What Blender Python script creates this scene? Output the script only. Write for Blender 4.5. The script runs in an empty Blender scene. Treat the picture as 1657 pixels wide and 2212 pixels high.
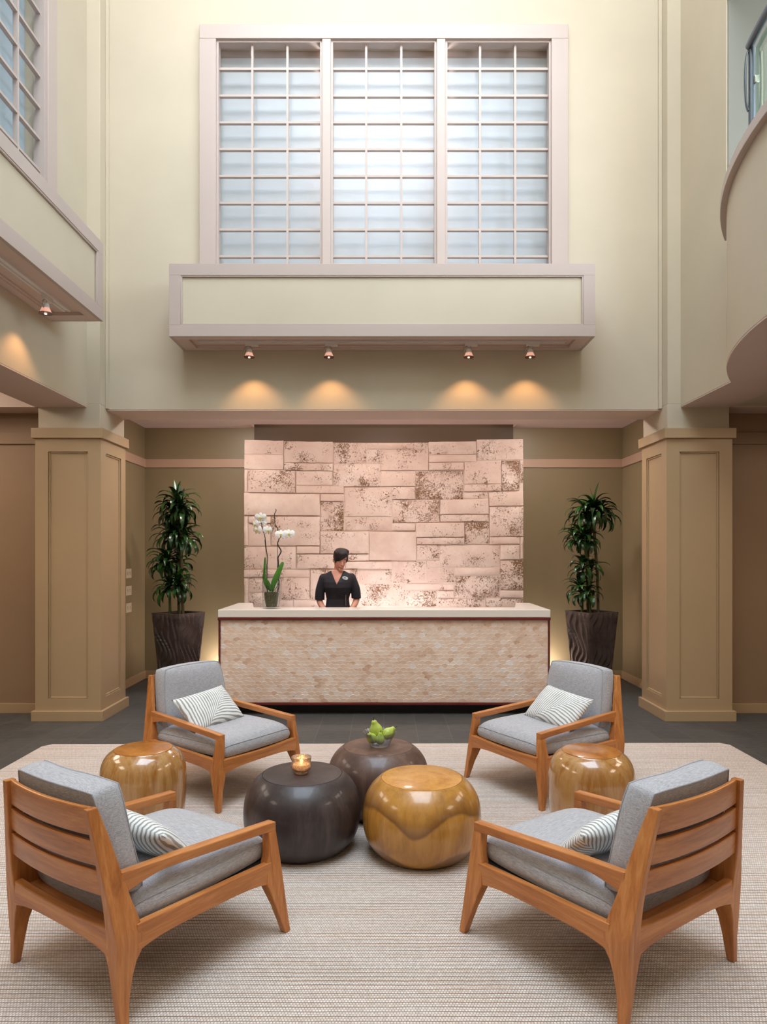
import bpy, bmesh, math, random
from mathutils import Vector, Matrix, noise
PI = math.pi
R = math.radians
C = bpy.context.scene.collection
K = 0.9613

# ------------------------------------------------------------------ helpers
class MB:
    """collects geometry, then links it as ONE mesh object"""
    def __init__(s):
        s.v = []; s.f = []; s.a = []
    def add(s, vs, fs, a=0.0):
        n = len(s.v); s.v += [tuple(p) for p in vs]
        for f in fs:
            s.f.append(tuple(i + n for i in f)); s.a.append(a)
        return s
    def box(s, x0, x1, y0, y1, z0, z1, a=0.0):
        return s.add([(x0,y0,z0),(x1,y0,z0),(x1,y1,z0),(x0,y1,z0),(x0,y0,z1),(x1,y0,z1),(x1,y1,z1),(x0,y1,z1)],
                     [(0,3,2,1),(4,5,6,7),(0,1,5,4),(1,2,6,5),(2,3,7,6),(3,0,4,7)], a)
    def loft(s, rings, cap=True, close=True, a=0.0):
        n = len(rings[0]); vs = [p for r in rings for p in r]; fs = []
        for i in range(len(rings)-1):
            for j in range(n if close else n-1):
                k = (j+1) % n
                fs.append((i*n+j, i*n+k, (i+1)*n+k, (i+1)*n+j))
        if cap:
            fs.append(tuple(reversed(range(n)))); fs.append(tuple(range((len(rings)-1)*n, len(rings)*n)))
        return s.add(vs, fs, a)
    def tube(s, path, rad, n=10, cap=True, flat=1.0, a=0.0):
        P = [Vector(p) for p in path]; rings = []
        up = Vector((0,0,1)); prev = None
        for i, p in enumerate(P):
            t = (P[min(i+1,len(P)-1)] - P[max(i-1,0)]).normalized()
            if prev is None:
                ref = up if abs(t.dot(up)) < .9 else Vector((1,0,0))
                u = t.cross(ref).normalized()
            else:
                u = (prev - t*prev.dot(t)).normalized()
            w = t.cross(u).normalized(); prev = u
            r = rad[i] if isinstance(rad, (list,tuple)) else rad
            rings.append([tuple(p + u*r*math.cos(2*PI*j/n) + w*r*flat*math.sin(2*PI*j/n)) for j in range(n)])
        return s.loft(rings, cap, True, a)
    def lathe(s, prof, n=48, o=(0,0,0), a=0.0, flute=None):
        rings = []
        for i, (r, z) in enumerate(prof):
            rings.append([(o[0]+r*(flute(j,i) if flute else 1)*math.cos(2*PI*j/n), o[1]+r*(flute(j,i) if flute else 1)*math.sin(2*PI*j/n), o[2]+z) for j in range(n)])
        return s.loft(rings, True, True, a)
    def prism(s, poly, h0, h1, plane='xy', a=0.0):
        def m(u, v, h):
            return {'xy':(u,v,h),'xz':(u,h,v),'yz':(h,u,v)}[plane]
        n = len(poly); vs = [m(u,v,h0) for u,v in poly] + [m(u,v,h1) for u,v in poly]
        fs = [tuple(reversed(range(n))), tuple(range(n,2*n))] + [(i,(i+1)%n,n+(i+1)%n,n+i) for i in range(n)]
        return s.add(vs, fs, a)
    def build(s, name, mat, parent=None, bevel=0, segs=2, smooth=35, attr=None, uv=None):
        me = bpy.data.meshes.new(name); me.from_pydata(s.v, [], s.f)
        if attr:
            at = me.attributes.new(attr, 'FLOAT', 'FACE')
            for i, x in enumerate(s.a): at.data[i].value = x
        bm = bmesh.new(); bm.from_mesh(me)
        bmesh.ops.recalc_face_normals(bm, faces=bm.faces)
        if bevel and smooth == 35: smooth = 22
        if bevel:
            es = [e for e in bm.edges if len(e.link_faces)==2 and e.calc_face_angle(0) > R(28)]
            bmesh.ops.bevel(bm, geom=es, offset=bevel, segments=segs, profile=.5, affect='EDGES', clamp_overlap=True)
        for f in bm.faces: f.smooth = True
        for e in bm.edges:
            if len(e.link_faces) == 2 and e.calc_face_angle(0) > R(smooth): e.smooth = False
        if uv:
            L = bm.loops.layers.uv.new('UVMap')
            for f in bm.faces:
                for l in f.loops: l[L].uv = uv(l.vert.co)
        bm.to_mesh(me); bm.free()
        o = bpy.data.objects.new(name, me); C.objects.link(o)
        if mat: me.materials.append(mat)
        if parent: o.parent = parent
        return o

def tag(o, label, cat, group=None):
    o['label'] = label; o['category'] = cat
    if group: o['group'] = group
    return o
def thing(name, label, cat, loc=(0,0,0), rz=0, group=None):
    o = bpy.data.objects.new(name, None); C.objects.link(o)
    o.location = loc; o.rotation_euler = (0,0,rz); o.empty_display_size = .1
    return tag(o, label, cat, group)
def struct(o):
    o['kind'] = 'structure'; return o
def copy_tree(o, parent=None):
    c = o.copy(); C.objects.link(c)
    if parent: c.parent = parent
    for ch in list(o.children): copy_tree(ch, c)
    return c
def spline(pts, n=8):
    """Catmull-Rom"""
    P = [Vector(p) for p in pts]; out = []
    for i in range(len(P)-1):
        p0 = P[max(i-1,0)]; p1 = P[i]; p2 = P[i+1]; p3 = P[min(i+2,len(P)-1)]
        for k in range(n):
            t = k/n
            out.append(.5*((2*p1)+(-p0+p2)*t+(2*p0-5*p1+4*p2-p3)*t*t+(-p0+3*p1-3*p2+p3)*t**3))
    out.append(P[-1]); return out
def lerp(a, b, t): return a + (b-a)*t
def s2l(c):
    return tuple(((x/255)/12.92 if x/255 <= .04045 else ((x/255+.055)/1.055)**2.4) for x in c) + (1,)

# ------------------------------------------------------------------ materials
class NT:
    def __init__(s, name):
        s.m = bpy.data.materials.new(name); s.m.use_nodes = True
        s.t = s.m.node_tree; s.b = s.t.nodes['Principled BSDF']; s.out = s.t.nodes['Material Output']
    def n(s, typ, **kw):
        d = s.t.nodes.new(typ)
        for k, v in kw.items():
            if k.startswith('_'): setattr(d, k[1:], v)
            else:
                key = k.replace('_', ' ')
                d.inputs[key].default_value = v
        return d
    def l(s, a, b): s.t.links.new(a, b)
    def coord(s, kind='Object', scale=(1,1,1), rot=(0,0,0), loc=(0,0,0)):
        tc = s.n('ShaderNodeTexCoord'); mp = s.n('ShaderNodeMapping')
        mp.inputs['Scale'].default_value = scale; mp.inputs['Rotation'].default_value = rot; mp.inputs['Location'].default_value = loc
        s.l(tc.outputs[kind], mp.inputs['Vector']); return mp.outputs[0]
    def noise(s, vec, scale, detail=4, rough=.55, dist=0):
        d = s.n('ShaderNodeTexNoise'); d.inputs['Scale'].default_value = scale; d.inputs['Detail'].default_value = detail
        d.inputs['Roughness'].default_value = rough; d.inputs['Distortion'].default_value = dist
        if vec: s.l(vec, d.inputs['Vector'])
        return d.outputs[0]
    def ramp(s, fac, stops, interp='LINEAR'):
        d = s.n('ShaderNodeValToRGB'); e = d.color_ramp.elements; d.color_ramp.interpolation = interp
        while len(e) < len(stops): e.new(.5)
        for i, (p, c) in enumerate(stops):
            e[i].position = p; e[i].color = c if len(c) == 4 else tuple(c)+(1,)
        s.l(fac, d.inputs[0]); return d.outputs[0]
    def math(s, op, a, b=None, clamp=False):
        d = s.n('ShaderNodeMath'); d.operation = op; d.use_clamp = clamp
        for i, x in enumerate((a, b)):
            if x is None: continue
            if isinstance(x, (int, float)): d.inputs[i].default_value = x
            else: s.l(x, d.inputs[i])
        return d.outputs[0]
    def mix(s, fac, a, b, blend='MIX'):
        d = s.n('ShaderNodeMix'); d.data_type = 'RGBA'; d.blend_type = blend
        if isinstance(fac, (int,float)): d.inputs[0].default_value = fac
        else: s.l(fac, d.inputs[0])
        for i, x in ((6,a),(7,b)):
            if isinstance(x, tuple): d.inputs[i].default_value = x
            else: s.l(x, d.inputs[i])
        return d.outputs[2]
    def bump(s, h, strength=.3, dist=.01):
        d = s.n('ShaderNodeBump'); d.inputs['Strength'].default_value = strength; d.inputs['Distance'].default_value = dist
        s.l(h, d.inputs['Height']); s.l(d.outputs[0], s.b.inputs['Normal']); return d
    def col(s, x):
        if isinstance(x, tuple): s.b.inputs['Base Color'].default_value = x
        else: s.l(x, s.b.inputs['Base Color'])
    def set(s, **kw):
        for k, v in kw.items(): s.b.inputs[k.replace('_',' ')].default_value = v
        return s

def paint(name, c, rough=.55, var=.04, fine=180, bump=.06):
    N = NT(name); v = N.coord()
    f = N.noise(v, 1.3, 3)
    c0 = tuple(x*(1-var) for x in c[:3])+(1,); c1 = tuple(min(1,x*(1+var)) for x in c[:3])+(1,)
    N.col(N.ramp(f, [(.3,c0),(.7,c1)])); N.set(Roughness=rough)
    if bump: N.bump(N.noise(v, fine, 2), bump, .002)
    return N.m
def wood(name, c_lo, c_mid, c_hi, axis='y', rough=.38, scale=1.0, coat=.15):
    N = NT(name)
    sc = {'x':(1.3,16,16),'y':(16,1.3,16),'z':(16,16,1.3)}[axis]
    v = N.coord(scale=tuple(q*scale for q in sc))
    f = N.noise(v, 1.6, 6, .6, .6); g = N.noise(v, 9, 3, .6, .2)
    w = N.math('ADD', N.math('MULTIPLY', f, .75), N.math('MULTIPLY', g, .25))
    N.col(N.ramp(w, [(.3,c_lo),(.5,c_mid),(.68,c_hi)]))
    N.set(Roughness=rough); N.b.inputs['Coat Weight'].default_value = coat; N.b.inputs['Coat Roughness'].default_value = .25
    N.bump(g, .12, .002); return N.m

M = {}
M['cream'] = paint('cream wall paint', s2l((195,183,161)))
M['trimpink'] = paint('taupe pink trim paint', s2l((182,166,158)), rough=.4, var=.02)
M['tan'] = paint('tan column paint', s2l((174,147,112)), rough=.45, var=.03)
M['olive'] = paint('olive niche paint', s2l((140,124,94)), rough=.42, var=.05)
M['railpink'] = paint('pink beige picture rail paint', s2l((186,154,132)), rough=.4, var=.03)
M['aisle'] = paint('warm brown aisle wall paint', s2l((148,121,94)), var=.05)
M['soffit'] = paint('taupe ceiling paint', s2l((208,188,176)), rough=.6, var=.03)
M['nicheceil'] = paint('niche ceiling paint', s2l((228,206,200)), rough=.3, var=.03)
M['white'] = paint('white enamel', s2l((225,220,215)), rough=.35, var=.01)
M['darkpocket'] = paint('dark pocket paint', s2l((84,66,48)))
for ax in 'xyz':
    M['teak'+ax] = wood('teak grain '+ax, s2l((150,86,38)), s2l((186,116,58)), s2l((208,142,82)), ax)

def fabric(name, c0, c1, ax=0, scale=1.0):
    N = NT(name)
    f1 = N.noise(N.coord(scale=(34,620,620)), 1, 3, .6)
    f2 = N.noise(N.coord(scale=(620,34,620)), 1, 3, .6)
    f3 = N.noise(N.coord(scale=(620,620,60)), 1, 2, .6)
    tc = N.n('ShaderNodeTexCoord'); sp = N.n('ShaderNodeSeparateXYZ'); N.l(tc.outputs['Normal'], sp.inputs[0])
    k = N.math('GREATER_THAN', N.math('ABSOLUTE', sp.outputs[0]), .62)
    f = N.mix(k, f1, f2); 
    w = N.mix(.25, f, f3)
    N.col(N.ramp(w, [(.34,c0),(.66,c1)]))
    N.set(Roughness=.9); N.b.inputs['Sheen Weight'].default_value = .12
    N.bump(w, .4, .0012); return N.m
M['fabric'] = fabric('grey woven upholstery', s2l((136,135,137)), s2l((200,200,205)), 0)
M['piping'] = fabric('grey seam piping', s2l((140,139,142)), s2l((180,180,184)), 0)
M['blackweb'] = paint('black webbing', s2l((22,20,20)), rough=.9)

# striped palm pillow (UV 0..1 in length, 0..1 in height)
def palm_mat():
    N = NT('palm leaf printed cotton')
    tc = N.n('ShaderNodeTexCoord'); sep = N.n('ShaderNodeSeparateXYZ'); N.l(tc.outputs['UV'], sep.inputs[0])
    u, v = sep.outputs[0], sep.outputs[1]
    u = N.math('MULTIPLY', u, 1.7)
    # vein runs diagonally: b = distance across vein, a = along it
    a = N.math('ADD', N.math('MULTIPLY', u, .82), N.math('MULTIPLY', v, .57))
    b = N.math('SUBTRACT', N.math('MULTIPLY', v, .82), N.math('MULTIPLY', u, .57)); b = N.math('ADD', b, .22)
    ab = N.math('ABSOLUTE', b)
    ph = N.math('SUBTRACT', N.math('MULTIPLY', a, 1.0), N.math('MULTIPLY', N.math('POWER', ab, .75), .95))
    nz = N.noise(tc.outputs['UV'], 2.2, 2)
    ph = N.math('ADD', ph, N.math('MULTIPLY', nz, .16))
    w = N.math('SINE', N.math('MULTIPLY', ph, 62))
    w = N.math('ADD', w, N.math('MULTIPLY', N.math('SUBTRACT', N.noise(tc.outputs['UV'], 5, 2), .5), 1.6))
    col = N.ramp(N.math('ADD', N.math('MULTIPLY', w, .5), .5), [(.26,s2l((158,156,148))),(.44,s2l((232,234,234)))])
    N.col(col); N.set(Roughness=.85)
    N.bump(N.noise(N.coord(scale=(400,400,400)), 1, 2), .2, .001); return N.m
M['palm'] = palm_mat()

def rug_mat():
    N = NT('cream and tan woven wool rug')
    v = N.coord()
    wob = N.noise(v, 5, 2)
    sp = N.n('ShaderNodeSeparateXYZ'); N.l(v, sp.inputs[0])
    yy = N.math('ADD', sp.outputs[1], N.math('MULTIPLY', wob, .008))
    cb = N.n('ShaderNodeCombineXYZ'); N.l(sp.outputs[0], cb.inputs[0]); N.l(yy, cb.inputs[1])
    br = N.n('ShaderNodeTexBrick'); N.l(cb.outputs[0], br.inputs['Vector'])
    br.inputs['Scale'].default_value = 1; br.inputs['Brick Width'].default_value = .0112; br.inputs['Row Height'].default_value = .0125
    br.inputs['Mortar Size'].default_value = .0022; br.inputs['Mortar Smooth'].default_value = 1.0; br.inputs['Bias'].default_value = 0
    br.inputs['Color1'].default_value = s2l((243,235,229)); br.inputs['Color2'].default_value = s2l((224,212,203)); br.inputs['Mortar'].default_value = s2l((202,184,168))
    tri = N.math('MULTIPLY', N.math('ABSOLUTE', N.math('SUBTRACT', N.math('FRACT', N.math('DIVIDE', yy, .025)), .5)), 2.0)
    groove = N.ramp(tri, [(.62,(0,0,0)),(.95,(1,1,1))])
    gvar = N.ramp(N.noise(N.coord(scale=(1.2,5,1)), 1.2, 3, .6), [(.34,(.3,.3,.3)),(.6,(1,1,1))])
    rows = N.noise(N.coord(scale=(.9,46,1)), 1, 3, .6)
    tan = N.ramp(rows, [(.47,(0,0,0)),(.62,(1,1,1))])
    spk = N.noise(N.coord(scale=(45,160,1)), 1, 2)
    tanf = N.math('MULTIPLY', N.math('MULTIPLY', tan, .75), N.ramp(spk, [(.35,(.1,.1,.1)),(.6,(1,1,1))]))
    c = N.mix(N.math('MULTIPLY', tanf, .6), br.outputs['Color'], s2l((196,168,140)))
    c = N.mix(N.math('MULTIPLY', groove, gvar), c, s2l((170,134,102)))
    N.col(c); N.set(Roughness=.95)
    h = N.math('ADD', N.math('ADD', N.math('MULTIPLY', br.outputs['Fac'], -.8), N.math('MULTIPLY', groove, -.9)), N.math('MULTIPLY', N.noise(v, 260, 2), .7))
    N.bump(h, .9, .004); return N.m
M['rug'] = rug_mat()

def slate_mat():
    N = NT('dark slate floor tiles')
    v = N.coord()
    br = N.n('ShaderNodeTexBrick'); N.l(v, br.inputs['Vector'])
    br.offset = 0.0
    br.inputs['Scale'].default_value = 1; br.inputs['Brick Width'].default_value = .302; br.inputs['Row Height'].default_value = .302
    br.inputs['Mortar Size'].default_value = .0022; br.inputs['Mortar Smooth'].default_value = .1
    br.inputs['Color1'].default_value = s2l((66,66,64)); br.inputs['Color2'].default_value = s2l((54,55,56)); br.inputs['Mortar'].default_value = s2l((98,94,88))
    n1 = N.noise(N.coord(scale=(1,3,1)), 9, 6, .7, .5)
    c = N.mix(N.ramp(n1, [(.35,(0,0,0)),(.7,(.55,.55,.55))]), br.outputs['Color'], s2l((92,86,78)))
    N.col(c); N.set(Roughness=.55)
    N.bump(N.math('SUBTRACT', N.noise(v, 40, 5), br.outputs['Fac']), .25, .003); return N.m
M['slate'] = slate_mat()

def stone_mat():
    N = NT('pitted coral stone')
    v = N.coord()
    at = N.n('ShaderNodeAttribute'); at.attribute_name = 'pit'
    dens = at.outputs['Fac']
    off = N.n('ShaderNodeVectorMath'); off.operation = 'ADD'
    cb = N.n('ShaderNodeCombineXYZ'); N.l(N.math('MULTIPLY', dens, 37), cb.inputs[0]); N.l(N.math('MULTIPLY', dens, 91), cb.inputs[2])
    N.l(v, off.inputs[0]); N.l(cb.outputs[0], off.inputs[1])
    vv = off.outputs[0]
    base = N.ramp(N.noise(vv, 3.2, 5, .6, .3), [(.3,s2l((206,178,164))),(.5,s2l((222,198,184))),(.72,s2l((234,216,204)))])
    tint = N.math('FRACT', N.math('MULTIPLY', dens, 53.7))
    base = N.mix(N.math('MULTIPLY', tint, .5), base, s2l((216,188,172)))
    rough = N.noise(vv, 32, 6, .72, 1.6)
    region = N.noise(vv, 4.2, 3, .5)
    thr = N.math('ADD', N.math('MULTIPLY', region, .5), N.math('MULTIPLY', dens, .20))
    sc = N.math('ADD', rough, thr)
    pit = N.ramp(sc, [(.94,(0,0,0)),(.985,(1,1,1))])
    col = N.mix(pit, base, s2l((132,96,66)))
    N.col(col); N.set(Roughness=.85)
    fine = N.noise(vv, 90, 4, .6)
    h = N.math('SUBTRACT', N.math('ADD', N.math('MULTIPLY', fine, .18), N.math('MULTIPLY', rough, .22)), N.math('MULTIPLY', pit, .8))
    N.bump(h, .7, .012); return N.m
M['stone'] = stone_mat()
M['mortar'] = paint('pale mortar', s2l((220,200,186)), rough=.9, fine=90, bump=.3)

def shell_mat():
    N = NT('capiz shell')
    at = N.n('ShaderNodeAttribute'); at.attribute_name = 'tone'
    t = at.outputs['Fac']
    base = N.ramp(t, [(0,s2l((206,160,128))),(.25,s2l((230,196,168))),(.6,s2l((244,220,200))),(.85,s2l((250,234,222))),(1,s2l((248,244,240)))])
    v = N.coord()
    n1 = N.noise(v, 22, 4, .6, .4)
    c = N.mix(N.ramp(n1, [(.35,(.0,.0,.0)),(.7,(.5,.5,.5))]), base, s2l((248,232,218)))
    n2 = N.noise(v, 2.1, 3, .6)
    c = N.mix(N.ramp(n2, [(.4,(0,0,0)),(.65,(.4,.4,.4))]), c, s2l((222,186,160)))
    N.col(c); N.set(Roughness=.28); N.b.inputs['Specular IOR Level'].default_value = .6
    N.b.inputs['Coat Weight'].default_value = .3; N.b.inputs['Coat Roughness'].default_value = .2
    N.bump(n1, .25, .004); return N.m
M['shell'] = shell_mat()
M['redwood'] = wood('dark red mahogany trim', s2l((70,18,16)), s2l((98,30,26)), s2l((118,44,36)), 'x', rough=.3)
M['kick'] = paint('black toe kick', s2l((28,22,22)), rough=.5)
M['counter'] = paint('cream solid surface', s2l((232,222,210)), rough=.22, var=.01, bump=0)

def frosted():
    N = NT('frosted window glass')
    N.b.inputs['Base Color'].default_value = s2l((186,196,204)); N.set(Roughness=.6)
    N.b.inputs['Specular IOR Level'].default_value = 0
    g = N.n('ShaderNodeBsdfGlossy'); g.inputs['Color'].default_value = (.92,.96,1,1); g.inputs['Roughness'].default_value = .28
    fr = N.n('ShaderNodeFresnel'); fr.inputs[0].default_value = 1.5
    mx = N.n('ShaderNodeMixShader'); N.l(N.math('MULTIPLY', fr.outputs[0], .42), mx.inputs[0])
    tl = N.n('ShaderNodeBsdfTranslucent'); tl.inputs[0].default_value = (.80,.84,.88,1)
    m2 = N.n('ShaderNodeMixShader'); m2.inputs[0].default_value = .35
    N.l(N.b.outputs[0], m2.inputs[1]); N.l(tl.outputs[0], m2.inputs[2])
    N.l(m2.outputs[0], mx.inputs[1]); N.l(g.outputs[0], mx.inputs[2]); N.l(mx.outputs[0], N.out.inputs[0])
    return N.m
M['frost'] = frosted()
def glass(name, c=(1,1,1,1), refl=.035):
    """thin walled glass: each wall lets light straight through and reflects by angle"""
    N = NT(name); t = N.n('ShaderNodeBsdfTransparent'); t.inputs[0].default_value = c
    g = N.n('ShaderNodeBsdfGlossy'); g.inputs['Roughness'].default_value = .02
    lw = N.n('ShaderNodeLayerWeight'); lw.inputs['Blend'].default_value = .5
    mx = N.n('ShaderNodeMixShader'); N.l(N.math('ADD', N.math('MULTIPLY', N.math('POWER', lw.outputs['Facing'], 4.0), .7), refl), mx.inputs[0])
    N.l(t.outputs[0], mx.inputs[1]); N.l(g.outputs[0], mx.inputs[2]); N.l(mx.outputs[0], N.out.inputs[0])
    return N.m
M['glass'] = glass('clear glass', (.95,.96,.97,1))
M['bowlglass'] = glass('fluted clear glass', (.86,.90,.93,1), .15)
M['balglass'] = glass('pale green glass', s2l((232,246,240)))
def metal(name, c, rough=.3):
    N = NT(name); N.col(c); N.set(Roughness=rough, Metallic=1.0)
    N.bump(N.noise(N.coord(), 60, 2), .03, .001); return N.m
M['steel'] = metal('grey blue painted steel', s2l((104,112,120)), .38)
M['chrome'] = metal('brushed nickel', s2l((190,186,180)), .25)
def emit(name, c, s):
    N = NT(name); N.col(c); N.b.inputs['Emission Color'].default_value = c; N.b.inputs['Emission Strength'].default_value = s
    return N.m
M['bulb'] = emit('lit halogen lamp face', (1,.66,.45,1), 1.0)
M['bulbcore'] = emit('lit halogen capsule', (1,.85,.6,1), 3)
M['reddish'] = emit('glowing pink dichroic reflector', (1,.50,.38,1), .5)
def leaf_mat(name, c0, c1, c2, rough=.3):
    N = NT(name); v = N.coord()
    N.col(N.ramp(N.noise(v, 6, 4, .6), [(.3,c0),(.5,c1),(.75,c2)])); N.set(Roughness=rough)
    N.bump(N.noise(N.coord(scale=(30,30,4)), 3, 2), .15, .003); return N.m
M['leaf'] = leaf_mat('dark glossy leaf', s2l((16,40,16)), s2l((32,66,24)), s2l((62,104,34)))
M['leaf2'] = leaf_mat('orchid leaf', s2l((44,92,26)), s2l((70,126,38)), s2l((98,150,56)))
M['cane'] = wood('plant cane', s2l((62,52,34)), s2l((88,78,48)), s2l((108,96,62)), 'z', rough=.8, scale=2, coat=0)
M['canegreen'] = leaf_mat('green cane', s2l((50,66,28)), s2l((70,88,36)), s2l((88,104,50)), .6)
M['soil'] = (lambda N: (N.col(N.ramp(N.noise(N.coord(),60,5,.7),[(.3,s2l((20,15,10))),(.7,s2l((68,54,38)))])), N.set(Roughness=1.0), N.bump(N.noise(N.coord(),70,4),1,.01), N.m)[-1])(NT('dark potting soil'))
M['moss'] = (lambda N: (N.col(N.ramp(N.noise(N.coord(),85,6,.8,1.5),[(.33,s2l((22,20,12))),(.46,s2l((70,66,40))),(.56,s2l((110,106,70))),(.68,s2l((60,52,34))),(.8,s2l((150,140,112)))])), N.set(Roughness=1.0), N.bump(N.noise(N.coord(),120,5),1,.01), N.m)[-1])(NT('moss and bark filling'))
M['planter'] = (lambda N: (N.col(N.ramp(N.noise(N.coord(),7,4,.6),[(.3,s2l((62,50,46))),(.7,s2l((90,74,68)))])), N.set(Roughness=.36), N.bump(N.noise(N.coord(),90,3),.15,.002), N.m)[-1])(NT('dark bronze brown fibre clay'))
M['petal'] = (lambda N: (N.col(s2l((244,243,240))), N.set(Roughness=.6), N.b.inputs.__getitem__('Subsurface Weight').__setattr__('default_value',.2), N.m)[-1])(NT('white orchid petal'))
M['lip'] = paint('yellow green orchid lip', s2l((200,180,60)), var=.1)
M['twig'] = paint('dark curly twig', s2l((46,34,30)), var=.2, rough=.8)
M['skin'] = (lambda N: (N.col(N.ramp(N.noise(N.coord(),9,3),[(.3,s2l((200,138,116))),(.7,s2l((216,156,134)))])), N.set(Roughness=.5), N.b.inputs.__getitem__('Subsurface Weight').__setattr__('default_value',.08), N.m)[-1])(NT('skin'))
M['hair'] = (lambda N: (N.col(N.ramp(N.noise(N.coord(scale=(60,60,8)),1.5,4,.7),[(.3,s2l((10,5,4))),(.7,s2l((34,16,14)))])), N.set(Roughness=.5), N.bump(N.noise(N.coord(scale=(220,220,25)),1,3),.7,.004), N.m)[-1])(NT('dark brown hair'))
M['dress'] = paint('black navy jersey', s2l((36,32,40)), rough=.8, var=.15, fine=300, bump=.3)
M['lips'] = paint('rose lips', s2l((176,66,66)), rough=.35)
M['teeth'] = paint('teeth', s2l((240,232,224)), rough=.3, bump=0)
M['lash'] = paint('dark lash and brow', s2l((46,28,24)), rough=.8)
M['badge'] = paint('pale blue white badge', s2l((226,236,240)), rough=.25)
M['badgeblue'] = paint('blue badge print', s2l((120,170,200)), rough=.25)
M['plate'] = paint('almond switch plate', s2l((216,198,174)), rough=.35, bump=0)
M['pear'] = (lambda N: (N.col(N.ramp(N.noise(N.coord(),14,4,.6),[(.3,s2l((150,172,60))),(.5,s2l((184,200,88))),(.75,s2l((208,216,128)))])), N.set(Roughness=.38), N.b.inputs.__getitem__('Subsurface Weight').__setattr__('default_value',.1), N.m)[-1])(NT('green pear skin'))
M['stem'] = paint('brown fruit stem', s2l((70,52,34)), rough=.9)

# ------------------------------------------------------------------ camera
cam = bpy.data.cameras.new('camera'); co = bpy.data.objects.new('camera', cam); C.objects.link(co)
bpy.context.scene.camera = co
co.location = (0,0,1.62); co.rotation_euler = (PI/2,0,0)
cam.sensor_fit = 'HORIZONTAL'; cam.sensor_width = 36; cam.lens = 36*1490/1657
cam.shift_x = -.5/1657; cam.shift_y = 91/1657; cam.clip_start = .05

# ------------------------------------------------------------------ key planes
YB = 7.16*K          # face of the wall carrying the tall window
XW = 2.897           # atrium side walls
YC0, YC1 = 6.936*K, 7.66*K   # column base front and back
ZS = 3.066           # underside of beams
ZT = 11.2             # underside of skylight
YN = 9.37*K          # niche back wall
XN = 3.12
YA = 7.32*K          # aisle end wall
YR = -2.6            # wall behind the camera
ZN = 3.27

# floor
m = MB(); m.box(-6.6,6.6,YR-.2,YN+.3,-.12,0)
struct(m.build('floor', M['slate']))
# atrium back wall (with window opening)
WX, WZ0, WZ1 = 1.665, 4.2, 6.735     # half width and height of glazed opening
m = MB()
m.box(-2.767,-WX,YB,YB+.28,ZS,ZT); m.box(WX,2.767,YB,YB+.28,ZS,ZT)
m.box(-WX,WX,YB,YB+.28,ZS,WZ0); m.box(-WX,WX,YB,YB+.28,WZ1,ZT)
m.box(-2.767,2.767,YB+.28,7.65*K,ZS,ZS+.3)     # depth of the beam over the niche
m.box(-2.9,2.9,YB+2.0,YB+2.1,3.7,ZT); m.box(-2.9,-2.8,YB+.281,YB+1.99,3.7,ZT); m.box(2.8,2.9,YB+.281,YB+1.99,3.7,ZT)
struct(m.build('wall_back', M['cream']))
m = MB(); m.box(-2.767,2.767,YB+.003,7.65*K,ZS-.012,ZS-.001)
struct(m.build('trim_1', M['soffit']))

def side_wall(s, name):
    m = MB()
    y1 = 7.0*K
    if s < 0:
        wy0, wy1 = 2.40*K, 6.10*K
        X0, X1 = -XW-.5, -XW
        m.box(X0,X1,YR,wy0,ZS,ZT); m.box(X0,X1,wy1,y1,ZS,ZT)
        m.box(X0,X1,wy0,wy1,ZS,WZ0); m.box(X0,X1,wy0,wy1,WZ1,ZT)
        m.box(X0-.06,X0,wy0-.2,wy1+.2,WZ0-.3,WZ1+.3)
    else:
        ye = 6.07*K
        m.box(XW,6.6,ye,y1,ZS,ZT)
        m.box(XW,XW+.5,YR,2.05*K,ZS,ZT)
        m.box(XW,XW+.5,2.05*K,ye,ZS,ZS+.3)
        m.box(XW,6.6,2.05*K,ye-.001,6.32,6.6); m.box(XW,XW+.3,2.05*K,ye-.001,6.6,ZT)
    return struct(m.build(name, M['cream']))
side_wall(-1, 'wall_left'); side_wall(1, 'wall_right')
m = MB(); m.box(XW+.012,6.4,6.07*K-.012,6.07*K-.001,3.86,6.31); struct(m.build('wall_balcony_shade', paint('balcony wall paint darkened for shade', s2l((112,112,102)))))  # thin sheet over the wall end, balcony shade put into its colour
# lower soffits of the side beams
for s, i in ((-1,2),(1,3)):
    m = MB(); a, b = sorted((s*(XW+.002), s*3.398)); m.box(a,b,YR,6.999*K,ZS-.012,ZS-.001)
    struct(m.build('trim_%d'%i, M['soffit']))
# aisle: coffer ceiling, cross beam, end wall, outer wall
for s, nm in ((-1,'left'),(1,'right')):
    m = MB(); a, b = sorted((s*3.40, s*6.6)); m.box(a,b,YR,7.0*K,3.5,3.62); 
    m.box(a,b,7.0*K,YA,ZS-.01,3.62)
    struct(m.build('ceiling_'+nm, M['soffit']))
    m = MB(); a, b = sorted((s*3.3, s*6.6)); m.box(a,b,YA,YA+.15,0,3.6)
    struct(m.build('wall_aisle_'+nm, M['aisle']))
    m = MB(); a, b = sorted((s*6.45, s*6.6)); m.box(a,b,YR,YA,0,3.6)
    struct(m.build('wall_outer_'+nm, M['aisle']))
    m = MB(); a, b = sorted((s*3.3, s*6.45)); m.box(a,b,YA-.02,YA,2.74,2.86)
    struct(m.build('trim_rail_'+nm, M['aisle'], bevel=.003))
    m = MB(); m.box(a,b,YA-.02,YA,0,.098)
    struct(m.build('baseboard_'+nm, M['tan'], bevel=.003))
# wall behind the camera
m = MB(); m.box(-6.6,6.6,YR-.15,YR,0,ZT)
struct(m.build('wall_front', M['cream']))
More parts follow.
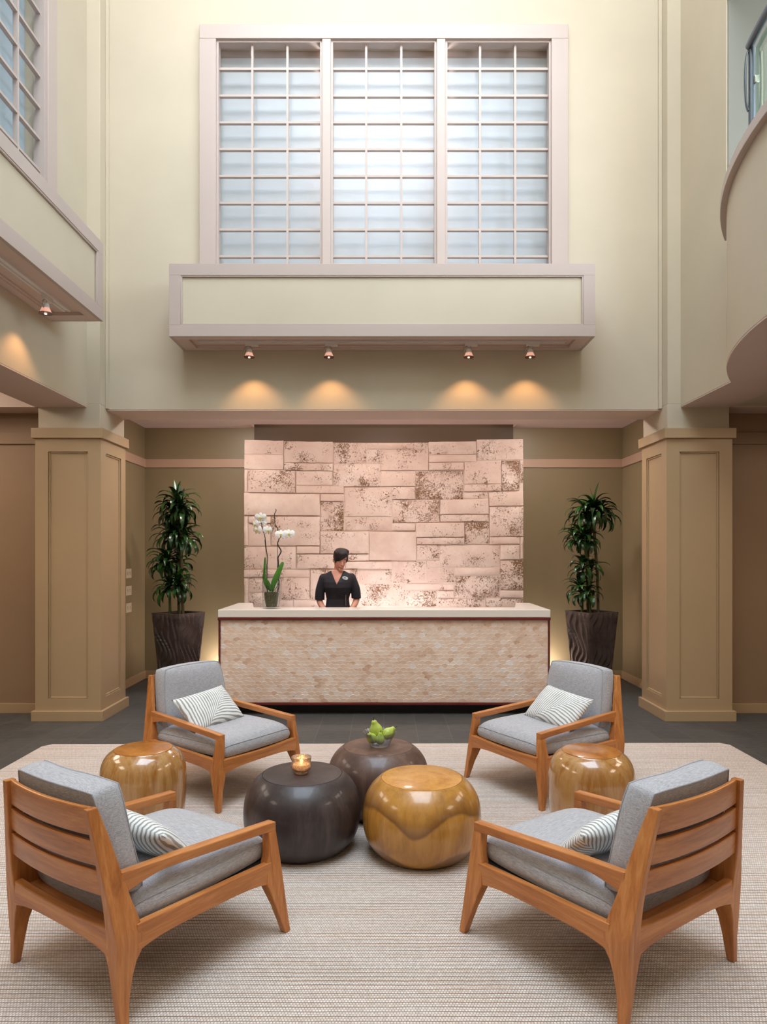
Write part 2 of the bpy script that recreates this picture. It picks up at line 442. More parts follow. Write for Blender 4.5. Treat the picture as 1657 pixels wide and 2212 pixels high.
# skylight roof
m = MB()
m.box(-3.5,-2.7,YR-.15,7.6,ZT,ZT+.15); m.box(2.7,6.6,YR-.15,7.6,ZT,ZT+.15)
m.box(-2.7,2.7,4.9,7.6,ZT,ZT+.15)
struct(m.build('ceiling', M['cream']))
m = MB()
for i in range(9): m.box(-2.7,2.7,-2.6+i*.9375-.03,-2.6+i*.9375+.03,ZT+.02,ZT+.14)
for x in (-1.35,0,1.35): m.box(x-.025,x+.025,-2.6,4.9,ZT+.03,ZT+.12)
for i in range(4):
    y = -1.6+i*1.6
    m.tube([(-2.7,y,ZT),(-.9,y+.3,ZT-.28)], .02, 6); m.tube([(2.7,y,ZT),(.9,y+.3,ZT-.28)], .02, 6)
    m.tube([(-.9,y+.3,ZT-.28),(.9,y+.3,ZT-.28)], .02, 6); m.tube([(-.9,y+.3,ZT-.28),(-1.35,y-.5,ZT+.04)], .02, 6); m.tube([(.9,y+.3,ZT-.28),(1.35,y-.5,ZT+.04)], .02, 6)
struct(m.build('window_3', M['white']))

# niche
m = MB()
m.box(-XN,XN,YN,YN+.15,0,3.62)
struct(m.build('wall_niche_back', M['olive']))
for s, nm in ((-1,'left'),(1,'right')):
    m = MB(); a, b = sorted((s*XN, s*(XN+.28))); m.box(a,b,YC1-.02,YN+.15,0,3.6)
    struct(m.build('wall_niche_'+nm, M['olive']))
    m = MB(); a, b = sorted((s*XN, s*(XN-.02))); m.box(a,b,YC1,YN,2.75,2.859)
    a2, b2 = sorted((s*1.0, s*XN)); m.box(a2,b2,YN-.02,YN,2.75,2.859)
    struct(m.build('trim_niche_rail_'+nm, M['railpink'], bevel=.003))
    m = MB(); m.box(a,b,YC1,YN,0,.103); m.box(a2,b2,YN-.02,YN,0,.103)
    struct(m.build('baseboard_niche_'+nm, M['tan'], bevel=.003))
m = MB()
m.box(-XN,XN,7.65*K,9.13*K,ZN,ZN+.1); m.box(-XN,-1.69,9.13*K,YN,ZN,ZN+.1); m.box(1.69,XN,9.13*K,YN,ZN,ZN+.1)
struct(m.build('ceiling_niche', M['nicheceil']))
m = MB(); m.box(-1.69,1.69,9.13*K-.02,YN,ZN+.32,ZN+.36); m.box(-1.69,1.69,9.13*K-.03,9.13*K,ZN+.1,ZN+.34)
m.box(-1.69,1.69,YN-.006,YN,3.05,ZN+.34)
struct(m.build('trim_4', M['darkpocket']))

# pilasters above the columns
for s, nm in ((-1,'left'),(1,'right')):
    m = MB(); a, b = sorted((s*2.767, s*3.371))
    m.box(a,b,7.0*K,7.65*K,2.80,ZS+.02)
    a, b = sorted((s*2.767, s*3.371)); m.box(a,b,7.0*K,7.65*K,ZS+.02,ZT)
    # small step of the pilaster
    a, b = sorted((s*2.767, s*2.735)); m.box(a,b,YB-.03,YB+.01,ZS,ZT)
    struct(m.build('trim_pilaster_'+nm, M['cream'], bevel=.004))

# ------------------------------------------------------------------ columns
def column(s):
    X0, X1 = 2.718, 3.412
    cx, cy = s*(X0+X1)/2, (YC0+YC1)/2
    hx, hy = (X1-X0)/2, (YC1-YC0)/2
    side = 'left' if s < 0 else 'right'
    t = thing('column', 'square tan panelled column on the %s of the reception niche' % side, 'column', (cx,cy,0), 0, 'panelled columns flanking the niche')
    m = MB(); m.box(-hx,hx,-hy,hy,0,.1); m.build('base', M['tan'], t, bevel=.004)
    ix, iy = hx-.028, hy-.028
    # shaft with recessed panels on front and on the niche side
    def face(mb, L, w, origin, ud, nd):
        # frame bars around a recessed panel; u along face, z up
        u0, u1, z0, z1 = L
        def P(u, d, z): return (origin[0]+ud[0]*u+nd[0]*d, origin[1]+ud[1]*u+nd[1]*d, z)
        def bx(a, b, c, d, h0, h1):
            vs = [P(a,h0,c),P(b,h0,c),P(b,h1,c),P(a,h1,c),P(a,h0,d),P(b,h0,d),P(b,h1,d),P(a,h1,d)]
            mb.add(vs, [(0,3,2,1),(4,5,6,7),(0,1,5,4),(1,2,6,5),(2,3,7,6),(3,0,4,7)])
        return bx
    m = MB(); m.box(-ix+.02,ix-.02,-iy+.02,iy-.02,.1,2.745)
    for org, ud, nd, W in (((-ix,-iy),(1,0),(0,-1),2*ix), ((-s*ix,-iy),(0,1),(-s,0),2*iy)):
        if nd[0] == 0: org = (-ix,-iy)
        bx = face(m, (0,0,0,0), W, org, ud, nd)
        e = .125
        g0 = .0301 if nd[0] else 0
        for a,b,c,d in ((g0,e,.1,2.745),(W-e,W-g0,.1,2.745),(e,W-e,.1,.215),(e,W-e,2.615,2.745)):
            bx(a,b,c,d,-.03,0)
    # plain other faces
    m.box(min(s*ix,s*(ix-.03)),max(s*ix,s*(ix-.03)),-iy+.0301,iy-.0301,.1,2.745); m.box(-ix,ix,iy-.03,iy,.1,2.745)
    m.build('shaft', M['tan'], t)
    for org, ud, nd, W in (((-ix,-iy),(1,0),(0,-1),2*ix), ((-s*ix,-iy),(0,1),(-s,0),2*iy)):
        mm = MB(); bx = face(mm, 0, W, org, ud, nd) if False else face(mm, (0,0,0,0), W, org, ud, nd)
        e, q = .125, .017
        for a,b,c,d in ((e,e+q,.215,2.615),(W-e-q,W-e,.215,2.615),(e+q,W-e-q,.215,.215+q),(e+q,W-e-q,2.615-q,2.615)):
            bx(a,b,c,d,-.026,-.010)
        mm.build('panel_moulding', M['tan'], t, bevel=.005)
    m = MB(); m.box(-hx,hx,-hy,hy,2.743,2.842); m.build('capital', M['tan'], t, bevel=.004)
    return t
column(-1); column(1)

# ------------------------------------------------------------------ windows
def window(name, org, ud, nd, W, parent=None):
    """gridded window; u runs along the wall, nd points into the room"""
    root = bpy.data.objects.new(name, None); C.objects.link(root); struct(root)
    def bxf(mb):
        def f(u0,u1,z0,z1,d0,d1):
            P = lambda u,d,z: (org[0]+ud[0]*u+nd[0]*d, org[1]+ud[1]*u+nd[1]*d, z)
            vs = [P(u0,d0,z0),P(u1,d0,z0),P(u1,d1,z0),P(u0,d1,z0),P(u0,d0,z1),P(u1,d0,z1),P(u1,d1,z1),P(u0,d1,z1)]
            mb.add(vs, [(0,3,2,1),(4,5,6,7),(0,1,5,4),(1,2,6,5),(2,3,7,6),(3,0,4,7)])
        return f
    c = .165
    m = MB(); f = bxf(m)
    f(-W-c,-W,WZ0-.2,WZ1,0,.045); f(W,W+c,WZ0-.2,WZ1,0,.045); f(-W-c,W+c,WZ1,WZ1+c*.85,0,.045)
    m.build('window_casing', M['trimpink'], root, bevel=.004)
    # mullions dividing three bays
    bay = (2*W-2*.085)/3
    xs = []
    m = MB(); f = bxf(m); u = -W
    for i in range(3):
        xs.append((u, u+bay)); 
        if i < 2: f(u+bay,u+bay+.085,WZ0,WZ1,-.08,.04)
        u += bay+.085
    m.build('mullion', M['trimpink'], root, bevel=.004)
    for a, b in xs:
        m = MB(); f = bxf(m)
        fr = .022
        f(a,a+fr,WZ0,WZ1,-.07,.02); f(b-fr,b,WZ0,WZ1,-.07,.02); f(a+fr,b-fr,WZ1-fr,WZ1,-.07,.02); f(a+fr,b-fr,WZ0,WZ0+fr,-.07,.02)
        pw = (b-a)/3
        for k in (1,2): f(a+pw*k-.011,a+pw*k+.011,WZ0+fr,WZ1-fr,-.05,-.01)
        z = WZ1-.262
        while z > WZ0+.05:
            f(a+fr,b-fr,z-.011,z+.011,-.048,-.012); z -= .268
        m.build('muntin_grid', M['trimpink'], root)
        m = MB(); f = bxf(m); f(a,b,WZ0,WZ1,-.165,-.155); m.build('pane', M['frost'], root)
        m = MB(); f = bxf(m); f(a,b,WZ1-.055,WZ1,-.155,-.13); m.build('head_rail', M['trimpink'], root)
    return root
window('window_1', (0,YB), (1,0), (0,-1), WX)
window('window_2', (-XW,4.25*K), (0,1), (1,0), 1.85*K)

# ------------------------------------------------------------------ ledge boxes below the windows
def ledge_box(label, loc, rz, L):
    # local: x along, wall at y=0, box goes to -y
    t = thing('ledge_box', label, 'ledge', loc, rz)
    D = .446; H = .68; F = .108
    h = L/2
    m = MB()
    m.box(-h,h,-D,-D+.03,0,F); m.box(-h,h,-D,-D+.03,H-F,H); m.box(-h,-h+F,-D,-D+.03,F,H-F); m.box(h-F,h,-D,-D+.03,F,H-F)
    m.box(-h,h,-D+.03,-.001,H-.03,H)
    m.box(-h,-h+.03,-D+.03,-.001,0,H-.03); m.box(h-.03,h,-D+.03,-.001,0,H-.03)
    m.build('frame', M['trimpink'], t, bevel=.002)
    m = MB(); q = .014
    m.box(-h+F,h-F,-D+.004,-D+.02,F,F+q); m.box(-h+F,h-F,-D+.004,-D+.02,H-F-q,H-F); m.box(-h+F,-h+F+q,-D+.004,-D+.02,F+q,H-F-q); m.box(h-F-q,h-F,-D+.004,-D+.02,F+q,H-F-q)
    m.build('panel_moulding', M['trimpink'], t, bevel=.003)
    m = MB(); m.box(-h+F,h-F,-D+.022,-D+.035,F,H-F); m.build('face_panel', M['cream'], t)
    # underside with stepped tray
    m = MB(); b = .07
    m.box(-h+.03,h-.03,-D+.03,-D+.03+b,0,.03); m.box(-h+.03,h-.03,-.03-b+.03,-.001,0,.03)
    m.box(-h+.03,-h+.03+b*1.8,-D+.03+b,-b,0,.03); m.box(h-.03-b*1.8,h-.03,-D+.03+b,-b,0,.03)
    m.box(-h+.12,h-.12,-D+.1,-.06,.028,.05)
    e = .02
    m.box(-h+.156,h-.156,-D+.1,-D+.1+e,.012,.028); m.box(-h+.156,h-.156,-b-e,-b,.012,.028)
    m.build('underside', M['soffit'], t, bevel=.002)
    m = MB(); m.box(-h+.22,h-.22,-.262,-.245,.008,.03); m.box(-h+.22,h-.22,-.215,-.198,.008,.03); m.box(-h+.22,h-.22,-.245,-.215,.02,.03)
    m.build('light_track', M['white'], t)
    return t
ZL = 3.652
lb = ledge_box('long cream panelled ledge box below the tall window over the desk', (-.015,YB,ZL), 0, 3.98)
ll = ledge_box('cream panelled ledge box on the left wall, cut by the photo edge', (-XW,4.28*K,ZL), PI/2, 3.98*K)

# spotlights
def spotlight(label, loc, rz, target, energy=10):
    t = thing('spotlight', label, 'spotlight', loc, rz, 'halogen track spotlights')
    m = MB(); m.box(-.035,.085,-.02,.02,-.035,.012); m.build('track_adapter', M['white'], t, bevel=.003)
    m = MB(); m.tube(spline([(-.01,0,-.035),(-.035,0,-.045),(-.045,0,-.07),(-.03,0,-.105)],5), .005, 8); m.tube(spline([(.0,0,-.035),(.02,0,-.045),(.022,0,-.07)],4), .004, 6)
    m.build('bracket', M['chrome'], t)
    m = MB(); m.lathe([(.014,-.062),(.024,-.066),(.031,-.100),(.030,-.100),(.022,-.069),(.012,-.066)], 24); m.build('shade', M['white'], t)
    m = MB(); m.lathe([(.031,-.100),(.045,-.138),(.043,-.138),(.029,-.100)], 28); m.build('reflector', M['reddish'], t)
    m = MB(); m.lathe([(.043,-.136),(.050,-.138),(.050,-.144),(.042,-.143)], 28); m.build('rim', M['redwood'], t)
    m = MB(); m.lathe([(.001,-.134),(.040,-.136),(.040,-.138),(.001,-.137)], 24); m.build('bulb_face', M['bulb'], t)
    m = MB(); m.lathe([(.002,-.139),(.010,-.141),(.010,-.147),(.002,-.15)], 12); m.build('bulb', M['bulbcore'], t)
    l = bpy.data.lights.new('spot', 'SPOT'); l.energy = energy; l.color = (1,.52,.22); l.spot_size = R(98); l.spot_blend = .7; l.shadow_soft_size = .012
    lo = bpy.data.objects.new('spot_lamp', l); C.objects.link(lo); 
    p = Vector(loc) + Vector((0,0,-.16)); lo.location = p
    lo.rotation_euler = (Vector(target)-p).to_track_quat('-Z','Y').to_euler()
    return t
ysp = 6.92*K
for x, lab in ((-1.297,'lit spotlight nearest the left end of the centre ledge box'),(-.529,'lit spotlight second from the left under the centre ledge box'),
               (.819,'lit spotlight third from the left under the centre ledge box'),(1.413,'lit spotlight nearest the right end of the centre ledge box')):
    spotlight(lab, (x, ysp, ZL+.008), 0, (x+.02, YB+.12, 1.9))
spotlight('lit spotlight under the left wall ledge box', (-2.667,5.66*K,ZL+.008), PI/2, (-3.02,5.66*K,1.9))

# ------------------------------------------------------------------ curved balcony
def arc(Rr, a0, a1, n, c=(5.9,4.0)):
    return [(c[0]-Rr*math.cos(lerp(a0,a1,i/n)), (c[1]+Rr*math.sin(lerp(a0,a1,i/n)))*K) for i in range(n+1)]
A = math.asin(2.0/3.6)*.985
bal = thing('curved_balcony', 'curved cream balcony bulging from the right wall, cut by the photo edge', 'balcony')
def band(mb, R0, R1, z0, z1, a=A, n=64):
    o = arc(R0,-a,a,n); i_ = arc(R1,-a,a,n)
    mb.prism(o+i_[::-1], z0, z1)
m = MB(); band(m, 3.60, 3.50, ZS+.0, 4.24); m.build('fascia', M['cream'], bal)
m = MB(); band(m, 3.645, 3.45, 4.235, 4.31); m.build('top_trim', M['trimpink'], bal, bevel=.004)
m = MB(); o = arc(3.598,-A,A,64); m.prism(o+[(3.3,o[-1][1]),(3.3,o[0][1])], ZS-.014, ZS+.02); m.build('underside', M['soffit'], bal)
m = MB(); o = arc(3.5,-A,A,64); m.prism(o+[(6.5,o[-1][1]),(6.5,o[0][1])], 3.75, 3.85); m.build('balcony_floor', M['soffit'], bal)
rail = thing('balcony_railing', 'blue grey steel railing with glass on the curved balcony', 'railing')
aa = math.asin(.66/3.58)
P0 = arc(3.585, aa, -A*.9, 40)
m = MB(); m.tube([(x,y,4.92) for x,y in P0], .026, 14); m.build('handrail', M['steel'], rail)
for off in (0.0,):
    x, y = arc(3.57, aa, aa, 1)[0]
    m = MB(); m.tube([(x,y,4.305),(x,y,4.90)], .022, 14); m.lathe([(.035,0),(.035,.012),(.02,.02)], 20, (x,y,4.305)); m.build('post', M['steel'], rail)
    m = MB(); m.tube([(x+.045,y-.03,4.31),(x+.045,y-.03,4.86)], .008, 10); m.build('support_rod', M['chrome'], rail)
    m = MB(); m.box(x+.0,x+.03,y-.035,y-.015,4.66,4.71); m.build('glass_clamp', M['chrome'], rail, bevel=.004)
    m = MB()
    m.tube(spline([(x-.02,y+.005,4.90),(x-.034,y+.01,4.84),(x-.040,y+.01,4.70),(x-.034,y+.01,4.56),(x-.022,y+.005,4.50)],8), .012, 10, flat=.5); m.build('end_strap', M['steel'], rail)
o = arc(3.56, aa*.93, -A*.9, 40); i_ = arc(3.548, aa*.93, -A*.9, 40)
m = MB(); m.prism(o+i_[::-1], 4.34, 4.88); m.build('glass_panel', M['balglass'], rail)

# ------------------------------------------------------------------ stone wall
ZR = [(52,82,268,163),(52,165,268,247),(268,85,542,207),(268,207,542,250),(542,90,730,210),(730,90,998,127),(998,88,1078,124),(730,128,806,210),(808,126,1078,248),(1078,85,1345,160),(1078,162,1345,203),(1345,76,1600,194),(1078,203,1275,247),(542,210,808,338),(808,250,1004,336),(1004,250,1272,412),(1275,200,1480,326),(1480,196,1580,366),(1580,196,1600,320),(1275,326,1480,368),(52,250,75,376),(75,250,332,376),(334,252,536,332),(334,334,602,376),(470,378,602,420),(52,378,468,502),(470,422,602,588),(604,340,872,505),(872,338,1004,410),(1275,368,1410,408),(1412,368,1600,450),(874,412,1140,540),(1142,412,1412,494),(1142,495,1412,536),(1414,452,1600,620),(52,506,76,670),(76,506,198,545),(76,545,198,672),(200,506,468,670),(604,507,872,588),(874,542,1004,586),(1006,540,1278,622),(1280,538,1414,662),(470,590,742,715),(744,590,1010,752),(1012,624,1278,662),(1012,664,1140,750),(1142,664,1472,790),(1414,620,1580,662),(1474,664,1578,748),(1580,620,1600,745),(52,674,335,800),(340,672,468,715),(340,717,612,798),(612,717,742,756),(612,758,875,800),(878,755,1060,880),(1062,752,1140,790),(1062,793,1220,876),(1222,793,1472,834),(1474,750,1600,915),(52,803,272,845),(275,803,410,845),(52,848,75,1015),(77,848,250,930),(77,932,250,1015),(252,847,412,970),(414,803,682,970),(684,802,876,882),(684,885,950,1012),(952,882,1220,918),(952,922,1125,1014),(1222,837,1472,962),(1128,922,1220,962),(1128,964,1395,1014),(1397,962,1600,1012),(1474,917,1600,958),(252,973,320,1015),(322,973,682,1015)]
dense = {15:.85,26:.95,17:.95,13:.75,60:.95,42:.9,3:.6,31:.75,21:.7,72:.75,71:.75,56:.6,66:.65,67:.5,68:.55,69:.5,74:.8,2:.5,38:.55,27:.5,39:.45,41:.5,11:.45,46:.5,22:.45,62:.5,53:.5,30:.5,32:.4,14:.5,59:.1,44:.1,25:.3,1:.1}
rnd = random.Random(4)
YST = 8.93
def wy(x): return YST - .15*(x/1.8)**2
sx = lambda zx: (510+zx/2.589-829)*8.84/1490
sz = lambda zy: 1.62-(920+zy/2.589-1197)*8.84/1490
rects = [(sx(a),sx(c),sz(d),sz(b)) for a,b,c,d in ZR]
zb = sz(1015); row = 0
while zb > .02:
    h = min(zb, .25+.1*rnd.random()); x = sx(52)
    if zb-h < .1: h = zb
    while x < sx(1600)-.02:
        w = .3+.5*rnd.random()
        if x+w > sx(1600)-.2: w = sx(1600)-x
        rects.append((x,x+w,zb-h,zb)); x += w
    zb -= h
stone = thing('stone_wall', 'pale pitted coral stone block wall behind the reception desk', 'wall', (0,0,0))
m = MB()
def jit(p): return (noise.noise(Vector(p)*7)*.004)
for i, (x0,x1,z0,z1) in enumerate(rects):
    g = .0048
    x0 += g; x1 -= g; z0 += g; z1 -= g
    if x1-x0 < .02: continue
    off = rnd.uniform(-.010,.014)
    nx = max(2, int((x1-x0)/.05)); nz = max(2, int((z1-z0)/.05))
    grid = []; fs = []
    for b in range(nz+1):
        for a in range(nx+1):
            x = lerp(x0,x1,a/nx); z = lerp(z0,z1,b/nz)
            ex = min(a,nx-a)==0; ez = min(b,nz-b)==0
            y = wy(x)-.05+off - noise.noise(Vector((x*6,z*6,i)))*.004
            if ex: x += noise.noise(Vector((i,z*9,3.1)))*.004
            if ez: z += noise.noise(Vector((x*9,i,7.7)))*.004
            if ex or ez: y += .012
            grid.append((x,y,z))
    for b in range(nz):
        for a in range(nx):
            q = b*(nx+1)+a; fs.append((q,q+1,q+nx+2,q+nx+1))
    # skirt back
    n0 = len(grid)
    ring = [a for a in range(nx+1)] + [(b+1)*(nx+1)-1 for b in range(1,nz+1)] + [nz*(nx+1)+a for a in range(nx-1,-1,-1)] + [b*(nx+1) for b in range(nz-1,0,-1)]
    for q in ring:
        p = grid[q]; grid.append((p[0], wy(p[0])+.02, p[2]))
    L = len(ring)
    for k in range(L): fs.append((ring[k], n0+k, n0+(k+1)%L, ring[(k+1)%L]))
    d = dense.get(i, rnd.uniform(.3,.65))
    m.add(grid, fs, d)
m.build('stone_blocks', M['stone'], stone, smooth=60, attr='pit')
m = MB(); n = 24; xa, xb = sx(52)+.004, sx(1600)-.004
front = [(lerp(xa,xb,i/n), wy(lerp(xa,xb,i/n))-.020) for i in range(n+1)]
m.prism(front+[(xb,YN-.008),(xa,YN-.008)], 0, sz(90)); m.build('mortar', M['mortar'], stone)

# ------------------------------------------------------------------ reception desk
DX0, DX1, DY, DYB = -1.668, 1.678, 7.24*K, 8.27*K
desk = thing('reception_desk', 'long reception desk faced in scalloped shell under a cream counter', 'desk', (0,DY,0))
cx0, cx1, D = DX0, DX1, DYB-DY
m = MB(); m.box(cx0+.02,cx1-.02,.05,.30,.12,.96); m.box(cx0+.021,cx0+.16,.301,D-.01,.12,.96); m.box(cx1-.16,cx1-.021,.301,D-.01,.12,.96); m.build('carcass', M['kick'], desk)
m = MB(); m.box(cx0+.06,cx1-.06,.12,.30,0,.12); m.box(cx0+.061,cx0+.16,.301,D-.05,0,.12); m.box(cx1-.16,cx1-.061,.301,D-.05,0,.12); m.build('toe_kick', M['kick'], desk)
m = MB(); m.box(cx0,cx1,-.014,.05,.098,.122); m.box(cx0,cx0+.05,.05,D,.098,.122); m.box(cx1-.05,cx1,.05,D,.098,.122); m.build('bottom_trim', M['redwood'], desk, bevel=.004)
m = MB(); m.box(cx0-.004,cx1+.004,-.022,.05,.954,.982); m.box(cx0-.004,cx0+.05,.05,D,.954,.982); m.box(cx1-.05,cx1+.004,.05,D,.954,.982); m.build('top_trim', M['redwood'], desk, bevel=.005)
m = MB(); m.box(cx0,cx0+.02,.0,D,.122,.954); m.build('side_panel', M['redwood'], desk); m = MB(); m.box(cx1-.02,cx1,.0,D,.122,.954); m.build('side_panel', M['redwood'], desk)
# counter: front ledge and two returns, worktop lower inside
m = MB()
m.prism([(cx0-.002,-.016),(cx1+.002,-.016),(cx1+.002,D),(cx1-.16,D),(cx1-.30,.30),(cx0+.30,.30),(cx0+.16,D),(cx0-.002,D)], .982, 1.06)
m.build('counter', M['counter'], desk, bevel=.006)
m = MB(); m.box(cx0+.17,cx1-.17,.30,.60,.90,.93); m.build('worktop', M['kick'], desk, bevel=.003)
# shells
m = MB(); rs = random.Random(9)
m.add([(cx0+.02,.018,.122),(cx1-.02,.018,.122),(cx1-.02,.018,.954),(cx0+.02,.018,.954)], [(0,1,2,3)], .4)
NP = 52; pw = (cx1-cx0-.04)/NP; rh = .0345; tw = pw*6.5
tones = {}
nr = int(.832/rh)
seg = 12
for r_ in range(nr, -1, -1):
    z = .122 + r_*rh
    for k in range(-1, NP+1):
        x = cx0+.02+(k+.5+(.5 if r_%2 else 0))*pw
        ti = int((x-cx0)/ (7*pw)), int(r_/(nr/2+.5))
        if ti not in tones: tones[ti] = rs.uniform(.42,.7)
        tn = min(1,max(0, tones[ti]+rs.gauss(0,.19)))
        rad = pw*.64*rs.uniform(.92,1.08); tilt = rs.uniform(.75,1.25)
        ox = rs.uniform(-.007,.007); oz = rs.uniform(-.005,.005)
        ctr = (x+ox, .010, z+oz); vs = [ctr]; 
        for q in range(seg+1):
            a = PI*q/seg; 
            px = min(max(x+ox+rad*math.cos(a), cx0+.02), cx1-.02); pz = min(z+oz+rad*math.sin(a)*1.02, .953)
            vs.append((px, .012-.0048*tilt*math.sin(a)-.002, max(pz,.123)))
        vs[0] = (min(max(ctr[0],cx0+.02),cx1-.02), ctr[1], max(ctr[2]-.01,.123))
        fs = [(0,q+1,q+2) for q in range(seg)]
        n0 = len(vs)
        # thin rim
        for q in range(seg+1):
            p = vs[q+1]; vs.append((p[0], .017, p[2]))
        fs += [(q+1,n0+q,n0+q+1,q+2) for q in range(seg)]
        m.add(vs, fs, tn)
m.build('shell_panel', M['shell'], desk, smooth=50, attr='tone')

# ------------------------------------------------------------------ rug
m = MB()
nx, ny = 60, 60
m.prism([(-2.86,6.07*K-.07),(-2.80,6.07*K),(2.86,6.11*K),(2.92,6.11*K-.06),(2.92,.9),(-2.86,.9)], .001, .014)
tag(m.build('rug', M['rug'], bevel=.004), 'large cream and tan woven rug under the lounge seating', 'rug')

# ------------------------------------------------------------------ lounge chairs
def w_rear(z): return .346+.05*z if z < .30 else .361-.188*(z-.30)
def w_front(z): return .392-.105*z
def wout(t, z): return lerp(w_rear(z), w_front(z), min(1,max(0,t/.75)))
TC = .4
def quadloft(mb, secs, s):
    """secs: (z, t0, t1, w_in, w_out)"""
    rings = []
    for z,t0,t1,wi,wo in secs:
        rings.append([(s*wi,t0-TC,z),(s*wo,t0-TC,z),(s*wo,t1-TC,z),(s*wi,t1-TC,z)])
    mb.loft(rings)
def smoothsecs(secs, n=6):
    out = []
    for p in spline([Vector(q) for q in secs], n): out.append(tuple(p))
    return out
def cushion(L0, L1, fw, z0, edge, crown, back=False, n=20, m_=20):
    pass
def make_chair(label):
    c = thing('lounge_chair', label, 'chair', group='teak lounge chairs with grey cushions')
    for s in (-1,1):
        # front leg runs from the floor up to the armrest
        m = MB()
        quadloft(m, [(0,.752,.783,.364,.394),(.12,.713,.773,.345,w_front(.12)),(.20,.684,.767,.322,w_front(.2)),(.225,.672,.765,.318,w_front(.225)),(.315,.681,.757,.316,w_front(.315)),(.34,.692,.754,.314,w_front(.34)),(.40,.700,.747,.306,w_front(.40)),(.432,.700,.743,.302,w_front(.432))], s)
        m.build('leg', M['teakz'], c, bevel=.004)
        m = MB()
        quadloft(m, [(0,-.015,.015,.333,.362),(.10,-.021,.026,.320,w_rear(.10)),(.17,-.025,.036,.309,w_rear(.17)),(.215,-.027,.050,.300,w_rear(.215)),(.245,-.028,.070,.288,w_rear(.245)),(.30,-.03,.074,.298,w_rear(.30)),(.345,-.036,.066,.300,w_rear(.345)),(.43,-.046,.040,.298,w_rear(.43)),(.53,-.058,.014,.288,w_rear(.53)),(.64,-.072,-.014,.272,w_rear(.64)),(.748,-.086,-.046,.252,w_rear(.748)),(.752,-.086,-.048,.252,w_rear(.752))], s)
        m.build('leg', M['teakz'], c, bevel=.004)
        # armrest
        m = MB(); rings = []
        for i in range(25):
            u = i/24; t = lerp(.012,.743,u)
            zt = lerp(.520,.467,u); th = .036+.046*max(0,1-u/.26)**1.6
            if u > .9: th = .036+.010*((u-.9)/.1)**2
            wo = lerp(w_rear(.5)+.002, w_front(.45)+.002, u); wi = wo-lerp(.032,.044,min(1,u*3))
            rings.append([(s*wi,t-TC,zt-th),(s*wo,t-TC,zt-th),(s*wo,t-TC,zt),(s*wi,t-TC,zt)])
        m.loft(rings); m.build('armrest', M['teaky'], c, bevel=.004)
        # side rail
        m = MB(); rings = []
        for i in range(25):
            u = i/24; t = lerp(.05,.70,u); zt = lerp(.338,.313,u)
            zb_ = lerp(.243,.220,u)+.024*(1-abs(2*u-1)**4)
            wo = wout(t,(zt+zb_)/2)-.001
            rings.append([(s*(wo-.03),t-TC,zb_),(s*wo,t-TC,zb_),(s*wo,t-TC,zt),(s*(wo-.03),t-TC,zt)])
        m.loft(rings); m.build('side_rail', M['teaky'], c, bevel=.003)
    for (t0,t1,zt,zb0,wq,nm) in ((.732,.764,.314,.220,.33,'front_rail'),(-.029,.003,.342,.243,.31,'rear_rail')):
        m = MB(); rings = []
        for i in range(25):
            u = i/24; x = lerp(-wq,wq,u); zb_ = zb0+.026*(1-abs(2*u-1)**4)
            sag = -.012*(1-abs(2*u-1)**2) if nm == 'rear_rail' else -.008*(1-abs(2*u-1)**2)
            rings.append([(x,t0-TC,zb_),(x,t1-TC,zb_),(x,t1-TC,zt+sag),(x,t0-TC,zt+sag)])
        m.loft(rings); m.build(nm, M['teakx'], c, bevel=.003)
    # curved back slats
    for z0,z1 in ((.655,.753),(.553,.637),(.452,.536)):
        m = MB(); rings = []
        for i in range(21):
            u = i/20; bow = .026*(1-(2*u-1)**2)
            pts = []
            for z,dt in ((z0,.0),(z0,.018),(z1,.018),(z1,.0)):
                wq = w_rear(z)-.022; tb = lerp(-.024,-.070,(z-.33)/.42)
                pts.append((lerp(-wq,wq,u), tb-bow+dt-TC, z))
            rings.append(pts)
        m.loft(rings); m.build('back_slat', M['teakx'], c, bevel=.005 if z1>.75 else .003)
    # seat support boards seen under the cushion
    m = MB()
    m.box(-.325,.325,.02-TC,.735-TC,.296,.306)
    m.build('seat_support', M['blackweb'], c)
    m = MB(); m.prism([(-.300,.0-TC),(.300,.0-TC),(.300,.085-TC),(-.300,.085-TC)], .30, .312); m.build('seat_board', M['teakx'], c, bevel=.002)
    # seat cushion
    def cush(fn, nu, nv, name, mat, uvf=None):
        m = MB(); top = []; bot = []
        vs = []; fs = []
        for side in (1,-1):
            for j in range(nv+1):
                for i in range(nu+1):
                    vs.append(fn(i/nu*2-1, j/nv*2-1, side))
        N_ = (nu+1)*(nv+1)
        for j in range(nv):
            for i in range(nu):
                q = j*(nu+1)+i
                fs.append((q,q+1,q+nu+2,q+nu+1)); q += N_; fs.append((q,q+nu+1,q+nu+2,q+1))
        ring = [i for i in range(nu+1)]+[(j+1)*(nu+1)-1 for j in range(1,nv+1)]+[nv*(nu+1)+i for i in range(nu-1,-1,-1)]+[j*(nu+1) for j in range(nv-1,0,-1)]
        # side wall with slight bulge
        L = len(ring); prev = ring; base = len(vs)
        cxm = sum(vs[q][0] for q in ring)/L; cym = sum(vs[q][1] for q in ring)/L; czm = sum((vs[q][2]+vs[q+N_][2])/2 for q in ring)/L
        steps = 5; layers = [ring]
        for k in range(1,steps):
            lay = []
            for q in ring:
                a = Vector(vs[q]); b = Vector(vs[q+N_]); p = a.lerp(b, k/steps)
                cn = Vector((cxm,cym,czm)); d = (p-cn); nn = (a-b).normalized(); d = d-nn*d.dot(nn)
                p = p + d.normalized()*.010*math.sin(PI*k/steps)
                lay.append(len(vs)); vs.append(tuple(p))
            layers.append(lay)
        layers.append([q+N_ for q in ring])
